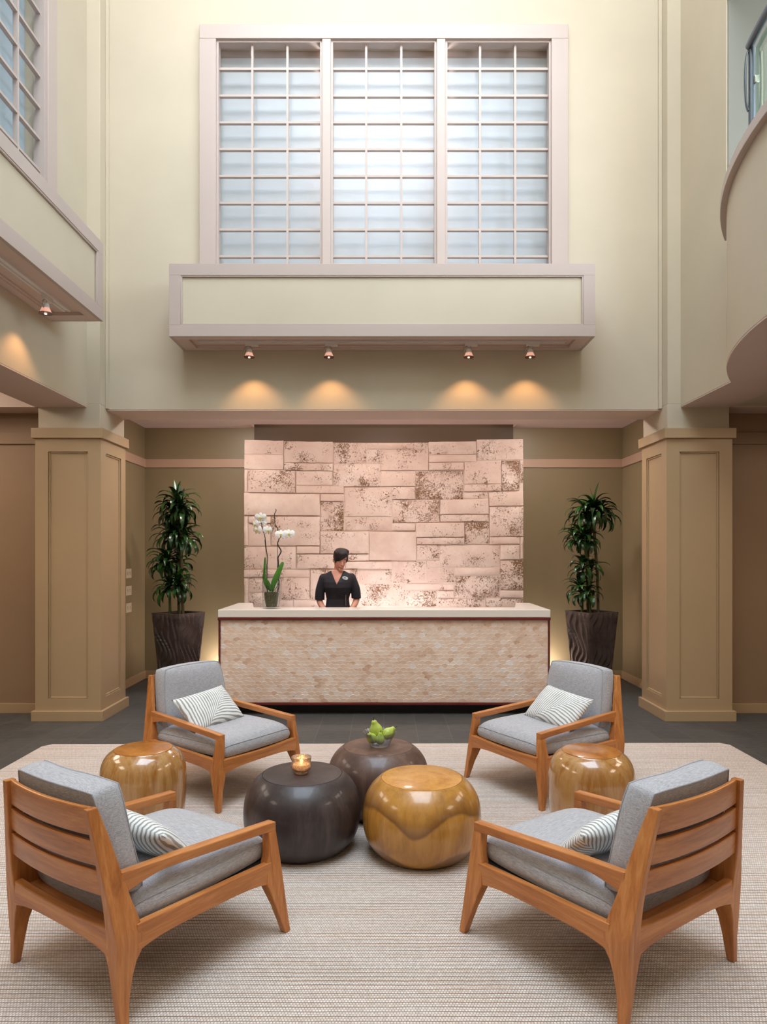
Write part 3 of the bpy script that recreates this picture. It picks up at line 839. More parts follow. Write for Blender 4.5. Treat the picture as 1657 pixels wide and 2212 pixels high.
        for a_, b_ in zip(layers, layers[1:]):
            for k in range(L): fs.append((a_[k],b_[k],b_[(k+1)%L],a_[(k+1)%L]))
        m.add(vs, fs)
        return m, [vs[q] for q in ring], [vs[q+N_] for q in ring]
    def rnd_(u, v, p=5):  # pull corners in a little
        r = max(abs(u),abs(v)); 
        k = 1-.05*(abs(u)*abs(v))**4
        return u*k, v*k
    def seat(u, v, side):
        u2, v2 = rnd_(u, v)
        t = lerp(.055,.742,(v2+1)/2); wq = lerp(.318,.308,(v+1)/2)
        x = u2*wq
        edge = (1-abs(u)**5)*(1-abs(v)**5)
        rim = .012*((abs(u)**8)+(abs(v)**8))
        zc = .314+.088
        if side > 0:
            z = zc + .040*edge**.6 - rim*1.1 + .012*noise.noise(Vector((x*4,t*4,1.3)))*edge
            if abs(v)==1 or abs(u)==1: z -= .0
        else: z = .314 - .0*edge
        return (x, t-TC, z)
    m, r1, r2 = cush(seat, 28, 28, 'seat_cushion', None)
    sc = m.build('seat_cushion', M['fabric'], c, smooth=60)
    m = MB(); m.tube([tuple(Vector(p)+Vector((p[0]*.004,(p[1])*.004,-.0015))) for p in r1]+[r1[0]], .0024, 6, cap=False); m.build('piping', M['piping'], sc)
    def backc(u, v, side):
        u2, v2 = rnd_(u, v)
        h = (v2+1)/2; z = lerp(.42,.795,h)
        wq = lerp(.285,.250,h); x = u2*wq
        # rear face follows the slats
        tr = lerp(.030,-.046,h) - .022*(1-u*u)
        edge = (1-abs(u)**4)*(1-abs(v)**4)
        th = .105 + .035*edge**.6 + .008*noise.noise(Vector((x*5,z*5,4.3)))
        n_ = Vector((0, .97, .22))
        if side > 0:
            return (x, tr-TC+th*n_.y, z-.03*(1-h)+th*n_.z*.5)
        return (x, tr-TC, z)
    m, r1, r2 = cush(backc, 24, 20, 'back_cushion', None)
    bc = m.build('back_cushion', M['fabric'], c, smooth=60)
    for rr in (r1, r2):
        m = MB(); m.tube([tuple(p) for p in rr]+[rr[0]], .0032, 6, cap=False); m.build('piping', M['piping'], bc)
    return c
chair_spec = [((-.939,2.853),55.4,'teak lounge chair with grey cushions, nearest on the left, seen from behind'),
              ((.863,2.855),125.15,'teak lounge chair with grey cushions, nearest on the right, seen from behind'),
              ((-1.105,4.805),-35.6,'teak lounge chair with grey cushions, left one in front of the desk, facing the camera'),
              ((1.107,4.837),211.4,'teak lounge chair with grey cushions, right one in front of the desk, facing the camera')]
ch0 = make_chair(chair_spec[0][2]); chairs = []
for i, ((x,y),th,lab) in enumerate(chair_spec):
    o = ch0 if i == 0 else copy_tree(ch0)
    o.location = (x,y,.014); o.rotation_euler = (0,0,R(th-90)); o['label'] = lab; chairs.append(o)

# pillows
def make_pillow():
    m = MB(); n1, n2 = 28, 18; vs = []; fs = []
    for side in (1,-1):
        for j in range(n2+1):
            for i in range(n1+1):
                u = i/n1*2-1; v = j/n2*2-1
                k = 1-.07*(1-abs(u)**2.0)*abs(v)**3 ; k2 = 1-.05*(1-abs(v)**2)*abs(u)**3
                x = u*.235*k2; z = v*.150*k
                e = ((1-abs(u)**2.6)*(1-abs(v)**2.6))**.55
                y = -side*(.058*e + .004*noise.noise(Vector((x*14,z*14,side)))*e)
                vs.append((x,y,z))
    N_ = (n1+1)*(n2+1)
    for j in range(n2):
        for i in range(n1):
            q = j*(n1+1)+i; fs.append((q,q+1,q+n1+2,q+n1+1)); q += N_; fs.append((q,q+n1+1,q+n1+2,q+1))
    m.add(vs, fs)
    o = m.build('throw_pillow', M['palm'], smooth=180, uv=lambda p: (p.x/.47+.5, p.z/.30+.5))
    bm = bmesh.new(); bm.from_mesh(o.data); bmesh.ops.remove_doubles(bm, verts=bm.verts, dist=.0006); bmesh.ops.recalc_face_normals(bm, faces=bm.faces); bm.to_mesh(o.data); bm.free()
    return o
pil0 = make_pillow()
# per chair: side offset s, forward t, z, lean, roll, yaw
pspec = [( .045,.285,.515,R(48),R(9), 'striped palm leaf pillow on the chair nearest on the left'),
         (-.045,.285,.515,R(48),R(-9),'striped palm leaf pillow on the chair nearest on the right'),
         ( .065,.31,.545,R(46),R(5),'striped palm leaf pillow on the left chair facing the camera'),
         (-.065,.31,.545,R(46),R(-5),'striped palm leaf pillow on the right chair facing the camera')]
for i, (s,t,z,lean,roll,lab) in enumerate(pspec):
    o = pil0 if i == 0 else pil0.copy()
    if i: C.objects.link(o)
    c = chairs[i]; th = chair_spec[i][1]
    # pillow local: x width, z height, front face toward -y -> chair forward is +y: turn by 180 then lean back
    Mx = Matrix.Translation((chair_spec[i][0][0],chair_spec[i][0][1],0)) @ Matrix.Rotation(R(th-90),4,'Z') @ Matrix.Translation((s,t-TC,z)) @ Matrix.Rotation(lean,4,'X') @ Matrix.Rotation(roll,4,'Y') @ Matrix.Rotation(PI,4,'Z')
    o.matrix_world = Mx
    tag(o, lab, 'pillow', 'palm leaf throw pillows')

# ------------------------------------------------------------------ wooden drum tables
def drum_mat(name, stops, band=None, rough=.28, coat=.5, topdark=None, streak=1.0, seed=0):
    N = NT(name)
    v = N.coord(scale=(5,5,5*.25/streak), loc=(seed,seed,seed)); f = N.noise(v, 1.2, 7, .62, 1.2)
    g = N.noise(N.coord(scale=(30,30,3), loc=(seed,0,0)), 1.4, 5, .65, .4)
    w = N.math('ADD', N.math('MULTIPLY', f, .7), N.math('MULTIPLY', g, .3))
    c = N.ramp(w, stops)
    if band:
        sp = N.n('ShaderNodeSeparateXYZ'); tc = N.n('ShaderNodeTexCoord'); N.l(tc.outputs['Object'], sp.inputs[0])
        # dark bands: boundary height waves round the drum
        nb = N.noise(tc.outputs['Object'], 3.2, 3, .5, .3)
        wav = N.math('MULTIPLY', N.math('COSINE', N.math('MULTIPLY', N.math('ADD', sp.outputs[0], .035), 15.5)), .050)
        hb = N.math('SUBTRACT', N.math('ADD', .245, N.math('MULTIPLY', N.math('SUBTRACT', nb, .5), .10)), wav)
        d = N.math('SUBTRACT', sp.outputs[2], hb)
        up = N.ramp(N.math('ADD', N.math('MULTIPLY', d, 4.0), .5), [(.46,(0,0,0)),(.52,(.85,.85,.85)),(.66,(.45,.45,.45)),(.85,(.0,.0,.0))])
        c = N.mix(up, c, band)
        hb2 = N.math('ADD', .055, N.math('MULTIPLY', wav, -.7))
        d2 = N.math('SUBTRACT', hb2, sp.outputs[2])
        lo = N.ramp(N.math('ADD', N.math('MULTIPLY', d2, 10.0), .5), [(.45,(0,0,0)),(.6,(.75,.75,.75))])
        c = N.mix(lo, c, band)
    N.col(c); N.set(Roughness=rough); N.b.inputs['Coat Weight'].default_value = coat; N.b.inputs['Coat Roughness'].default_value = .08
    N.bump(g, .05, .002); return N.m
M['gold'] = drum_mat('golden raintree wood', [(.3,s2l((140,92,38))),(.48,s2l((182,128,54))),(.62,s2l((196,146,76))),(.8,s2l((164,112,54)))], band=s2l((112,72,34)), seed=1)
M['ebony'] = drum_mat('near black stained wood', [(.3,s2l((34,26,26))),(.5,s2l((54,43,42))),(.72,s2l((84,70,68)))], rough=.42, coat=.2, seed=5)
M['brownst'] = drum_mat('dark brown stained wood', [(.3,s2l((62,44,36))),(.5,s2l((88,64,54))),(.72,s2l((118,92,78)))], rough=.42, coat=.2, seed=8)
M['honey'] = drum_mat('honey streaked wood', [(.28,s2l((116,70,28))),(.42,s2l((158,104,44))),(.55,s2l((184,140,86))),(.7,s2l((146,94,40)))], rough=.22, coat=1.0, streak=3.0, seed=3)
M['honeytop'] = drum_mat('honey wood top', [(.3,s2l((116,62,18))),(.5,s2l((172,104,34))),(.75,s2l((200,140,62)))], rough=.3, streak=.4, seed=11)
M['goldtop'] = drum_mat('gold wood top', [(.3,s2l((160,100,32))),(.5,s2l((200,140,60))),(.75,s2l((220,170,96)))], rough=.35, coat=.3, streak=.4, seed=2)
M['ebonytop'] = drum_mat('near black wood top', [(.3,s2l((42,32,30))),(.5,s2l((58,46,44))),(.75,s2l((80,66,62)))], rough=.5, coat=.1, streak=.4, seed=6)
M['browntop'] = drum_mat('brown wood top', [(.3,s2l((70,48,38))),(.5,s2l((98,70,56))),(.75,s2l((130,100,82)))], rough=.5, coat=.1, streak=.4, seed=9)
def drum(name, label, cat, loc, mat, mtop, kind='pebble', rz=0, group=None):
    t = thing(name, label, cat, loc, rz, group)
    prof = []
    if kind == 'pebble':
        H, RO, RT = .40, .319, .224; zc, b, n = .198, .252, 2.4
        for i in range(41):
            z = H*i/40; prof.append((RO*max(0,1-(abs(z-zc)/b)**n)**(1/n), z))
        rt = prof[-1][0]
        prof[0] = (prof[0][0]*.985, 0)
    else:
        H, RO = .46, .245
        pts = [(.205,0),(.222,.012),(.234,.07),(.241,.15),(.246,.26),(.244,.33),(.232,.385),(.205,.43),(.168,.458)]
        prof = [(p.x,p.y) for p in spline([Vector((a,b,0)) for a,b in pts], 5)]
        rt = prof[-1][0]
    m = MB(); m.lathe([(.02,0)]+prof+[(rt-.001,H+.0005 if kind=='pebble' else .459),(rt-.003,H-.003),(.02,H-.003)], 96)
    m.build('body', mat, t, smooth=50)
    m = MB(); m.lathe([(.01,H-.0035),(rt-.004,H-.0035),(rt-.0045,H+.0005),(rt-.008,H+.0018),(.01,H+.002)], 96)
    m.build('top', mtop, t, smooth=40)
    return t
ZRG = .014
drum('drum_table', 'golden wood drum table with a dark wavy band, nearest the camera on the right', 'table', (.205,3.73,ZRG), M['gold'], M['goldtop'], group='round drum coffee tables')
drum('drum_table', 'near black drum table with the glowing candle holder on it', 'table', (-.448,3.797,ZRG), M['ebony'], M['ebonytop'], group='round drum coffee tables')
drum('drum_table', 'dark brown drum table at the rear with the fruit bowl on it', 'table', (-.035,4.33,ZRG), M['brownst'], M['browntop'], group='round drum coffee tables')
drum('side_stool', 'tall honey wood stool between the two left chairs', 'stool', (-1.42,4.075,ZRG), M['honey'], M['honeytop'], 'stool', 0, 'honey wood side stools')
drum('side_stool', 'tall honey wood stool between the two right chairs', 'stool', (1.21,4.02,ZRG), M['honey'], M['honeytop'], 'stool', 2.1, 'honey wood side stools')
TZ = ZRG+.402

# candle holder
M['mercury'] = (lambda N: (N.col(N.ramp(N.noise(N.coord(),95,4,.8,1),[(.4,s2l((214,190,160))),(.6,s2l((250,246,240)))])), N.set(Roughness=.08, IOR=1.3), setattr(N.b.inputs['Transmission Weight'],'default_value',.85), setattr(N.b.inputs['Metallic'],'default_value',.25), N.bump(N.noise(N.coord(),70,3,.7),.8,.004), N.m)[-1])(NT('mottled mercury glass'))
M['wax'] = (lambda N: (N.col((1,.75,.4,1)), setattr(N.b.inputs['Emission Color'],'default_value',(1,.42,.10,1)), setattr(N.b.inputs['Emission Strength'],'default_value',.9), N.m)[-1])(NT('glowing wax'))
M['flame'] = emit('candle flame', (1,.6,.25,1), 10)
ct = thing('candle_holder', 'small mercury glass candle holder glowing amber on the near black table', 'candle holder', (-.4535,3.797,TZ))
m = MB(); m.lathe([(.001,.0),(.034,.0),(.038,.004),(.036,.012),(.050,.022),(.057,.036),(.056,.048),(.051,.060),(.053,.074),(.055,.089),(.052,.089),(.049,.074),(.047,.060),(.051,.048),(.052,.036),(.046,.026),(.030,.016),(.001,.014)], 48, flute=lambda j,i: 1+(.018*math.sin(j*PI*2/6) if 4<i<8 else 0))
m.build('glass_cup', M['mercury'], ct, smooth=60)
m = MB(); m.lathe([(.001,.0165),(.028,.018),(.043,.028),(.048,.038),(.046,.050),(.001,.050)], 32); m.build('wax', M['wax'], ct)
m = MB(); m.lathe([(.001,.050),(.006,.056),(.0055,.064),(.001,.078)], 12); m.build('flame', M['flame'], ct)
l = bpy.data.lights.new('candle', 'POINT'); l.energy = .12; l.color = (1,.5,.18); l.shadow_soft_size = .008
lo = bpy.data.objects.new('candle_light', l); C.objects.link(lo); lo.location = (-.4535,3.797,TZ+.07)

# glass bowl with pears
bt = thing('fruit_bowl', 'fluted clear glass bowl of green pears on the rear table', 'bowl', (-.026,4.335,TZ))
fl = lambda j,i: 1+(.022*(1 if (j//2)%2 else -1) if i in (3,4,5,6,7,8) else 0)
m = MB(); m.lathe([(.001,0),(.056,0),(.060,.006),(.068,.025),(.086,.058),(.104,.090),(.101,.091),(.083,.060),(.065,.030),(.054,.014),(.001,.012)], 144, flute=lambda j,i: 1+(.034*math.cos(j*2*PI/6) if 2 <= i <= 8 else 0))
m.build('glass', M['bowlglass'], bt, smooth=80)
m = MB(); m.lathe([(.001,.0),(.0585,.0),(.062,.004),(.057,.0085)], 64)
def pear_mb():
    pf = [(.001,.000),(.014,.001),(.026,.008),(.034,.022),(.0365,.036),(.033,.052),(.025,.066),(.0185,.078),(.0155,.088),(.011,.094),(.003,.096)]
    m = MB(); pts = [(p.x,p.y) for p in spline([Vector((a,b,0)) for a,b in pf], 4)]
    m.lathe(pts, 32); return m
pr = pear_mb().build('pear', M['pear'], smooth=180)
ms = MB(); ms.tube([(0,0,.093),(.002,0,.104),(.006,0,.112)], [.002,.0016,.0022], 8)
st = ms.build('stem', M['stem'], pr)
bx, by = -.026, 4.335
pears = [((bx-.012,by+.020,TZ+.056),(R(10),R(-14),0),1.12,'green pear standing on top of the fruit in the bowl'),
         ((bx+.024,by+.002,TZ+.052),(R(-8),R(54),R(12)),.98,'green pear leaning on the right rim of the bowl'),
         ((bx-.034,by-.006,TZ+.030),(R(34),R(-28),R(0)),.86,'small green pear on the left side of the bowl'),
         ((bx+.004,by-.024,TZ+.016),(R(6),R(0),0),.80,'green pear low in the front of the bowl')]
for i,(loc,rot,sc,lab) in enumerate(pears):
    o = pr if i == 0 else copy_tree(pr)
    o.location = loc; o.rotation_euler = rot; o.scale = (sc,)*3
    tag(o, lab, 'pear', 'green pears in the bowl')

# ------------------------------------------------------------------ tall planters with dracaena
def leaf_strip(mb, base, az, length, width, up, droop, n=9, twist=0):
    """arching strap leaf with a folded midrib"""
    d = Vector((math.cos(az), math.sin(az), 0)); sidev = Vector((-math.sin(az), math.cos(az), 0))
    p = Vector(base); ang = up; vs = []; 
    for i in range(n+1):
        u = i/n
        w = width*(math.sin(PI*min(1,u*.92+.10))**.7)*(1-.0*u) if u < 1 else .0005
        w = max(w,.0006)
        nrm = (d*-math.sin(ang)+Vector((0,0,1))*math.cos(ang))
        sv = (sidev*math.cos(twist*u)+nrm*math.sin(twist*u))
        vs += [tuple(p+sv*w*.5+nrm*w*.16), tuple(p), tuple(p-sv*w*.5+nrm*w*.16)]
        ang -= droop/n*(.5+1.2*u)
        p = p + (d*math.cos(ang)+Vector((0,0,1))*math.sin(ang))*length/n
    fs = []
    for i in range(n):
        q = i*3; fs += [(q,q+1,q+4,q+3),(q+1,q+2,q+5,q+4)]
    mb.add(vs, fs)
def planter(t, h=.93, top=.215, bot=.145):
    m = MB(); nu, nz = 44, 96
    corner = [(-1,-1),(1,-1),(1,1),(-1,1)]
    rings = []
    for j in range(nz+1):
        v = j/nz; z = v*h; hw = lerp(bot, top, v); ring = []
        for k in range(4):
            a = corner[k]; b = corner[(k+1)%4]
            ax = b[0]-a[0]; ay = b[1]-a[1]; nx_, ny_ = (ay/2, -ax/2)
            for i in range(nu):
                u = i/nu; x = a[0]+ax*u; y = a[1]+ay*u
                env = min(1, u*14, (1-u)*14)*min(1,(1-v)*22, v*22+.2)
                U = u+k*.37; ph = U*10*PI + 3.6*math.sin(v*9.5+k*1.9) + 1.9*math.sin(v*17+U*5) + v*4
                s_ = (ph/(2*PI))%1.0
                rid = (s_ if s_ < .86 else (1-s_)/.14*.86)
                dsp = .020*rid*env
                ring.append((x*hw+nx_*dsp, y*hw+ny_*dsp, z))
        rings.append(ring)
    m.loft(rings, cap=False)
    n = 4*nu
    inner = [[(p[0]*.90,p[1]*.90,h) for p in rings[-1]],[(p[0]*.88,p[1]*.88,h-.07) for p in rings[-1]]]
    m.loft([rings[-1]]+inner, cap=False)
    m.add([(p[0],p[1],p[2]) for p in rings[0]], [tuple(range(n))])
    m.build('pot', M['planter'], t, smooth=50)
    m = MB(); m.box(-top*.89,top*.89,-top*.89,top*.89,h-.09,h-.045); m.build('soil', M['soil'], t)
def dracaena(label, loc, rz, seed, canes, rosettes, h):
    t = thing('potted_plant', label, 'plant', loc, rz, 'tall leafy plants in square planters')
    planter(t, h)
    rr = random.Random(seed)
    inv = Matrix.Rotation(-rz,3,'Z')
    for path, r0 in canes:
        m = MB(); m.tube(spline([inv@Vector(p) for p in path],6), r0, 10)
        m.build('cane', M['cane'] if r0 > .0165 else M['canegreen'], t)
    for (x,y,z,n,L,upr) in rosettes:
        n = int(n*2.0); L *= 1.15
        m = MB(); p = inv@Vector((x,y,z))
        for i in range(n):
            az = i*2.39996+rr.uniform(-.3,.3); f = i/n
            up = lerp(R(78), R(5), f**.8)+rr.uniform(-.15,.15)
            if i < 3: up = R(rr.uniform(72,88)) if upr else up
            ln = L*rr.uniform(.75,1.15)*(.8 if i<3 else 1)
            dr = lerp(R(85), R(140), f)+rr.uniform(-.3,.4)
            if i < 2 and upr: dr = R(12)
            leaf_strip(m, p+Vector((0,0,.06*(1-f)-.05*f)), az, ln, rr.uniform(.042,.066), up, dr, 9, rr.uniform(-.5,.5))
        m.build('foliage', M['leaf'], t, smooth=180)
    return t
q = .000694*1.0
PX = lambda zx: (zx-590)*q; PZ = lambda zy: .93+(2090-zy)*q
LZ = lambda zx, zy, y=0: (PX(zx), y, PZ(zy))
ylp = 8.5*K
ros = [LZ(545,270,.02)+(16,.27,True), LZ(640,350,-.05)+(14,.27,True), LZ(430,420,.08)+(12,.24,False),
       LZ(560,790,-.02)+(20,.27,False), LZ(430,800,.05)+(12,.26,False), LZ(690,860,.03)+(14,.25,False),
       LZ(400,1230,-.03)+(16,.25,False), LZ(570,1300,.05)+(12,.21,False), LZ(300,1280,-.02)+(8,.2,False),
       LZ(430,1680,.0)+(13,.23,False), LZ(600,1640,-.05)+(14,.22,False), LZ(560,1540,.05)+(8,.2,False)]
can = [([(-.10,0,.86),LZ(430,1600),LZ(410,1220)], .016), ([(.0,.03,.86),(-.01,.02,1.4),LZ(570,790,.02),LZ(545,250,.02)], .019), ([(.06,-.02,.86),(.04,-.03,1.5),LZ(640,340,-.05)], .018)]
dracaena('tall leafy plant in a square wavy planter on the left of the desk', (-2.43,ylp,0), R(-28), 3, can, ros, .93)
q2 = .00072; X2 = lambda zx: (zx-590)*q2; Z2 = lambda zy: .945+(2060-zy)*q2
L2 = lambda zx, zy, y=0: (X2(zx), y, Z2(zy))
ros2 = [L2(630,420,.0)+(20,.30,True), L2(520,480,.06)+(16,.27,False), L2(760,470,.02)+(12,.25,False),
        L2(430,860,-.02)+(16,.25,False), L2(520,900,.04)+(10,.21,False), L2(310,880,.0)+(8,.2,False),
        L2(440,1370,-.02)+(11,.22,False), L2(600,1400,.03)+(9,.20,False),
        L2(400,1730,-.02)+(13,.22,False), L2(520,1780,-.04)+(9,.19,False)]
can2 = [([(.08,0,.86),L2(690,1500),L2(650,950),L2(625,420)], .017), ([(-.03,.02,.86),L2(530,1300,.02),L2(590,720,.02),L2(600,450)], .018),
        ([(-.02,-.03,.86),L2(520,1300,-.03),L2(440,900,-.02)], .0165), ([(-.11,0,.86),L2(440,1740)], .016)]
dracaena('sparser tall leafy plant in a square wavy planter on the right of the desk', (2.46,ylp,0), R(24), 14, can2, ros2, .945)

# ------------------------------------------------------------------ orchid
oy = 7.11
VX = -1.158
ov = thing('glass_vase', 'clear cylinder vase with potted white orchids on the counter', 'vase', (VX,oy,1.06))
m = MB(); m.lathe([(.001,0),(.090,0),(.093,.004),(.093,.355),(.0895,.355),(.0895,.018),(.001,.016)], 64); m.build('glass', M['glass'], ov, smooth=50)
m = MB(); m.lathe([(.001,.0165),(.050,.018),(.058,.04),(.066,.09),(.073,.150),(.068,.168),(.03,.172),(.001,.170)], 40, flute=lambda j,i: 1+.04*math.sin(j*3.1+i*2)); m.build('moss_filling', M['moss'], ov, smooth=60)
orc = thing('orchid', 'white orchid with green leaves and a curly twig in the glass vase', 'orchid', (VX,oy,1.06+.165))
g = .000518
O = lambda zx, zy, y=0: ((zx-525)*g, y, (2065-zy)*g-.165)
m = MB(); m.tube(spline([O(455,1745,0),O(432,1640,.0),O(438,1400,0),O(440,1200,0),O(450,1060,0),O(425,880,-.01),O(405,660,-.02),O(360,480,-.03),O(335,360,-.04)],6), [.004+.0*i for i in range(49)], 8)
m.build('flower_stem', M['twig'], orc)
m = MB(); m.tube(spline([O(440,1745,.0),O(428,1300,.0),O(420,1000,0),O(395,700,-.01)],6), .0028, 6); m.tube(spline([O(640,1745,.02),O(640,1300,.02),O(640,1000,.02),O(645,760,.01),O(690,680,-.01),O(730,640,-.03)],6), .003, 6); m.build('green_stake', M['canegreen'], orc)
m = MB(); m.tube(spline([O(640,1745,.02),O(670,1600,.02),O(655,1400,.02),O(660,1150,.015),O(655,1050,.01),O(718,930,.0),O(665,820,-.01),O(650,760,0),O(672,680,.01),O(635,560,.015),O(650,480,.01),O(600,400,0),O(592,300,.0),O(580,200,.01),O(615,120,.01),O(605,85,.01)],6), [.0062]*40+[.0055-.00004*i for i in range(51)], 10)
m.build('curly_twig', M['twig'], orc)
m = MB(); m.tube(spline([O(530,1735,0),O(600,1690,-.03),O(665,1590,-.03),O(680,1500,-.01)],6), .004, 8); m.build('air_root', M['cane'], orc)
def orchid_leaf(pts, wmax, nrm_y=.25):
    mb = MB(); P = spline(pts, 8); n = len(P); vs = []; fs = []
    for i,p in enumerate(P):
        u = i/(n-1); t = (P[min(i+1,n-1)]-P[max(i-1,0)]).normalized(); s_ = t.cross(Vector((0,-1,nrm_y))).normalized()
        w = wmax*(.35+.65*math.sin(PI*min(1,u*.8+.15)))*(1 if u<.93 else max(.12,math.sqrt(max(0,1-((u-.93)/.07)**2)))); nn = s_.cross(t)
        for k in (-1,-.5,0,.5,1): vs.append(tuple(p+s_*w*.5*k+nn*(-.14*w*abs(k))))
    for i in range(n-1):
        for k in range(4): q_ = i*5+k; fs.append((q_,q_+1,q_+6,q_+5))
    vs2 = [(a,b+.0018,c) for a,b,c in vs]; N_ = len(vs)
    mb.add(vs+vs2, fs+[tuple(N_+i for i in reversed(f)) for f in fs]); return mb
for pts, w in (([O(525,1715,0),O(570,1560,-.01),O(640,1400,-.01),O(700,1260,-.01),O(755,1140,0)],.060),([O(520,1715,0),O(430,1640,.02),O(375,1500,.03),O(378,1250,.03),O(388,1040,.03)],.028),
               ([O(520,1720,-.01),O(490,1620,-.03),O(450,1530,-.045),O(425,1465,-.05)],.042),([O(530,1720,0),O(540,1600,.02),O(575,1500,.03),O(610,1430,.03)],.036)):
    orchid_leaf(pts, w).build('leaf', M['leaf2'], orc, smooth=180)
def bloom(loc, rz, rx, sc):
    mb = MB()
    def petal(ang, L, W, back=0.0):
        vs = []; fs = []; n = 8
        for i in range(n+1):
            u = i/n; w = W*math.sin(PI*min(1,(u*.86+.07)))**.55*(.55+.45*u)
            if i == n: w *= .45
            for k in range(-3,4):
                kk = k/3; a = L*u; b = w*.5*kk
                y = -.006*math.sin(PI*u)+.006*kk*kk+back+.004*u
                x_ = b*math.cos(ang)+a*math.sin(ang); z_ = -b*math.sin(ang)+a*math.cos(ang)
                vs.append((x_,y,z_))
        for i in range(n):
            for k in range(6): q_ = i*7+k; fs.append((q_,q_+1,q_+8,q_+7))
        mb.add(vs, fs)
    petal(R(74), .048, .058, -.003); petal(R(-74), .048, .058, -.003)
    petal(0, .040, .030, .003); petal(R(140), .038, .026, .003); petal(R(-140), .038, .026, .003)
    sc *= 1.3; M_ = Matrix.Translation(loc) @ Matrix.Rotation(rz,4,'Z') @ Matrix.Rotation(rx,4,'X') @ Matrix.Scale(sc,4)
    mb.v = [tuple(M_@Vector(p)) for p in mb.v]
    b = mb.build('bloom', M['petal'], orc, smooth=180)
    ml = MB(); ml.lathe([(.001,-.008),(.005,-.004),(.007,.002),(.004,.007),(.001,.009)], 12, (0,-.008,-.004))
    ml.tube([(0,-.008,-.008),(0,-.015,-.014),(0,-.012,-.020)], [.004,.006,.002], 8)
    ml.v = [tuple(M_@Vector(p)) for p in ml.v]; ml.build('bloom_lip', M['lip'], b)
for (zx,zy,y,rz,rx,sc) in ((325,262,-.05,0,R(10),1.0),(222,400,-.04,R(-50),R(5),.98),(255,505,-.05,R(-35),R(0),1.0),(468,515,-.05,R(45),R(5),.95),(727,598,-.05,R(5),R(-14),1.0),(885,585,-.04,R(12),R(-12),1.02),(355,345,.02,R(170),0,.8)):
    bloom(O(zx,zy,y), rz, rx, sc)
m = MB()
for a, b in (((335,360,-.04),(325,300,-.035)),((335,370,-.04),(235,400,-.02)),((350,440,-.035),(270,490,-.03)),((360,480,-.03),(455,500,-.03)),((680,690,-.01),(727,620,-.03)),((727,620,-.03),(885,590,-.02))):
    m.tube([O(*a),O(*b)], .0018, 6)
m.build('flower_stalks', M['canegreen'], orc)

# ------------------------------------------------------------------ receptionist
PXW, PYW = -.515, 7.73
per = thing('person', 'person with short dark hair and a black dress standing behind the desk', 'person', (PXW,PYW,0))
def ell(cx, cy, z, rx, ry, n=24, p=2.2):
    out = []
    for j in range(n):
        a = 2*PI*j/n; c_, s_ = math.cos(a), math.sin(a)
        out.append((cx+rx*math.copysign(abs(c_)**(2/p),c_), cy+ry*math.copysign(abs(s_)**(2/p),s_), z))
    return out
def remeshed(mb, name, mat, parent, vox, smooth_it=3):
    o = mb.build(name+'_src', None)
    r = o.modifiers.new('r','REMESH'); r.mode = 'VOXEL'; r.voxel_size = vox
    s_ = o.modifiers.new('s','SMOOTH'); s_.iterations = smooth_it; s_.factor = .5
    dg = bpy.context.evaluated_depsgraph_get(); dg.update()
    me = bpy.data.meshes.new_from_object(o.evaluated_get(dg))
    bpy.data.objects.remove(o)
    me.name = name; me.materials.clear(); me.materials.append(mat)
    for p in me.polygons: p.use_smooth = True
    ob = bpy.data.objects.new(name, me); C.objects.link(ob); ob.parent = parent
    return ob
def torso(mb, g=0.0, z_lo=0.80, top=True):
    # front is -y
    secs = [(.80,.0,0,.172,.125),(.90,0,0,.170,.122),(.98,0,0,.158,.110),(1.05,0,0,.128,.094),(1.12,0,0,.120,.090),(1.18,.002,-.004,.134,.102),(1.25,.002,-.014,.152,.122),(1.31,.0,-.010,.160,.118),(1.36,0,0,.164,.098),(1.385,-.002,.004,.158,.082),(1.405,-.004,.007,.128,.070),(1.425,-.004,.008,.088,.062),(1.44,-.002,.010,.062,.056)]
    rings = [ell(cx,cy,z,rx+g,ry+g) for z,cx,cy,rx,ry in secs if z >= z_lo]
    mb.loft(rings)
def limb(mb, pts, rad, n=14):
    P = [Vector(p) for p in pts]; out = []; rr = []
    k = 6
    S_ = spline(P, k)
    for i in range(len(S_)):
        f = i/k; a = min(int(f), len(rad)-1); b = min(a+1, len(rad)-1); rr.append(lerp(rad[a], rad[b], f-a))
    mb.tube(S_, rr, n)
    for p_, r_ in ((S_[0],rr[0]),(S_[-1],rr[-1])):
        rings = []
        for i in range(1,8):
            a = -PI/2+PI*i/8; rings.append([(p_.x+r_*math.cos(a)*math.cos(2*PI*j/12), p_.y+r_*math.cos(a)*math.sin(2*PI*j/12), p_.z+r_*math.sin(a)) for j in range(12)])
        mb.loft(rings)
armL = [(-.158,.005,1.350),(-.196,.012,1.22),(-.205,.02,1.095),(-.150,-.09,1.015),(-.085,-.175,.962)]
armR = [(.150,.005,1.356),(.196,.012,1.23),(.208,.02,1.11),(.165,-.09,1.02),(.105,-.175,.962)]
body = MB(); torso(body, -.006)
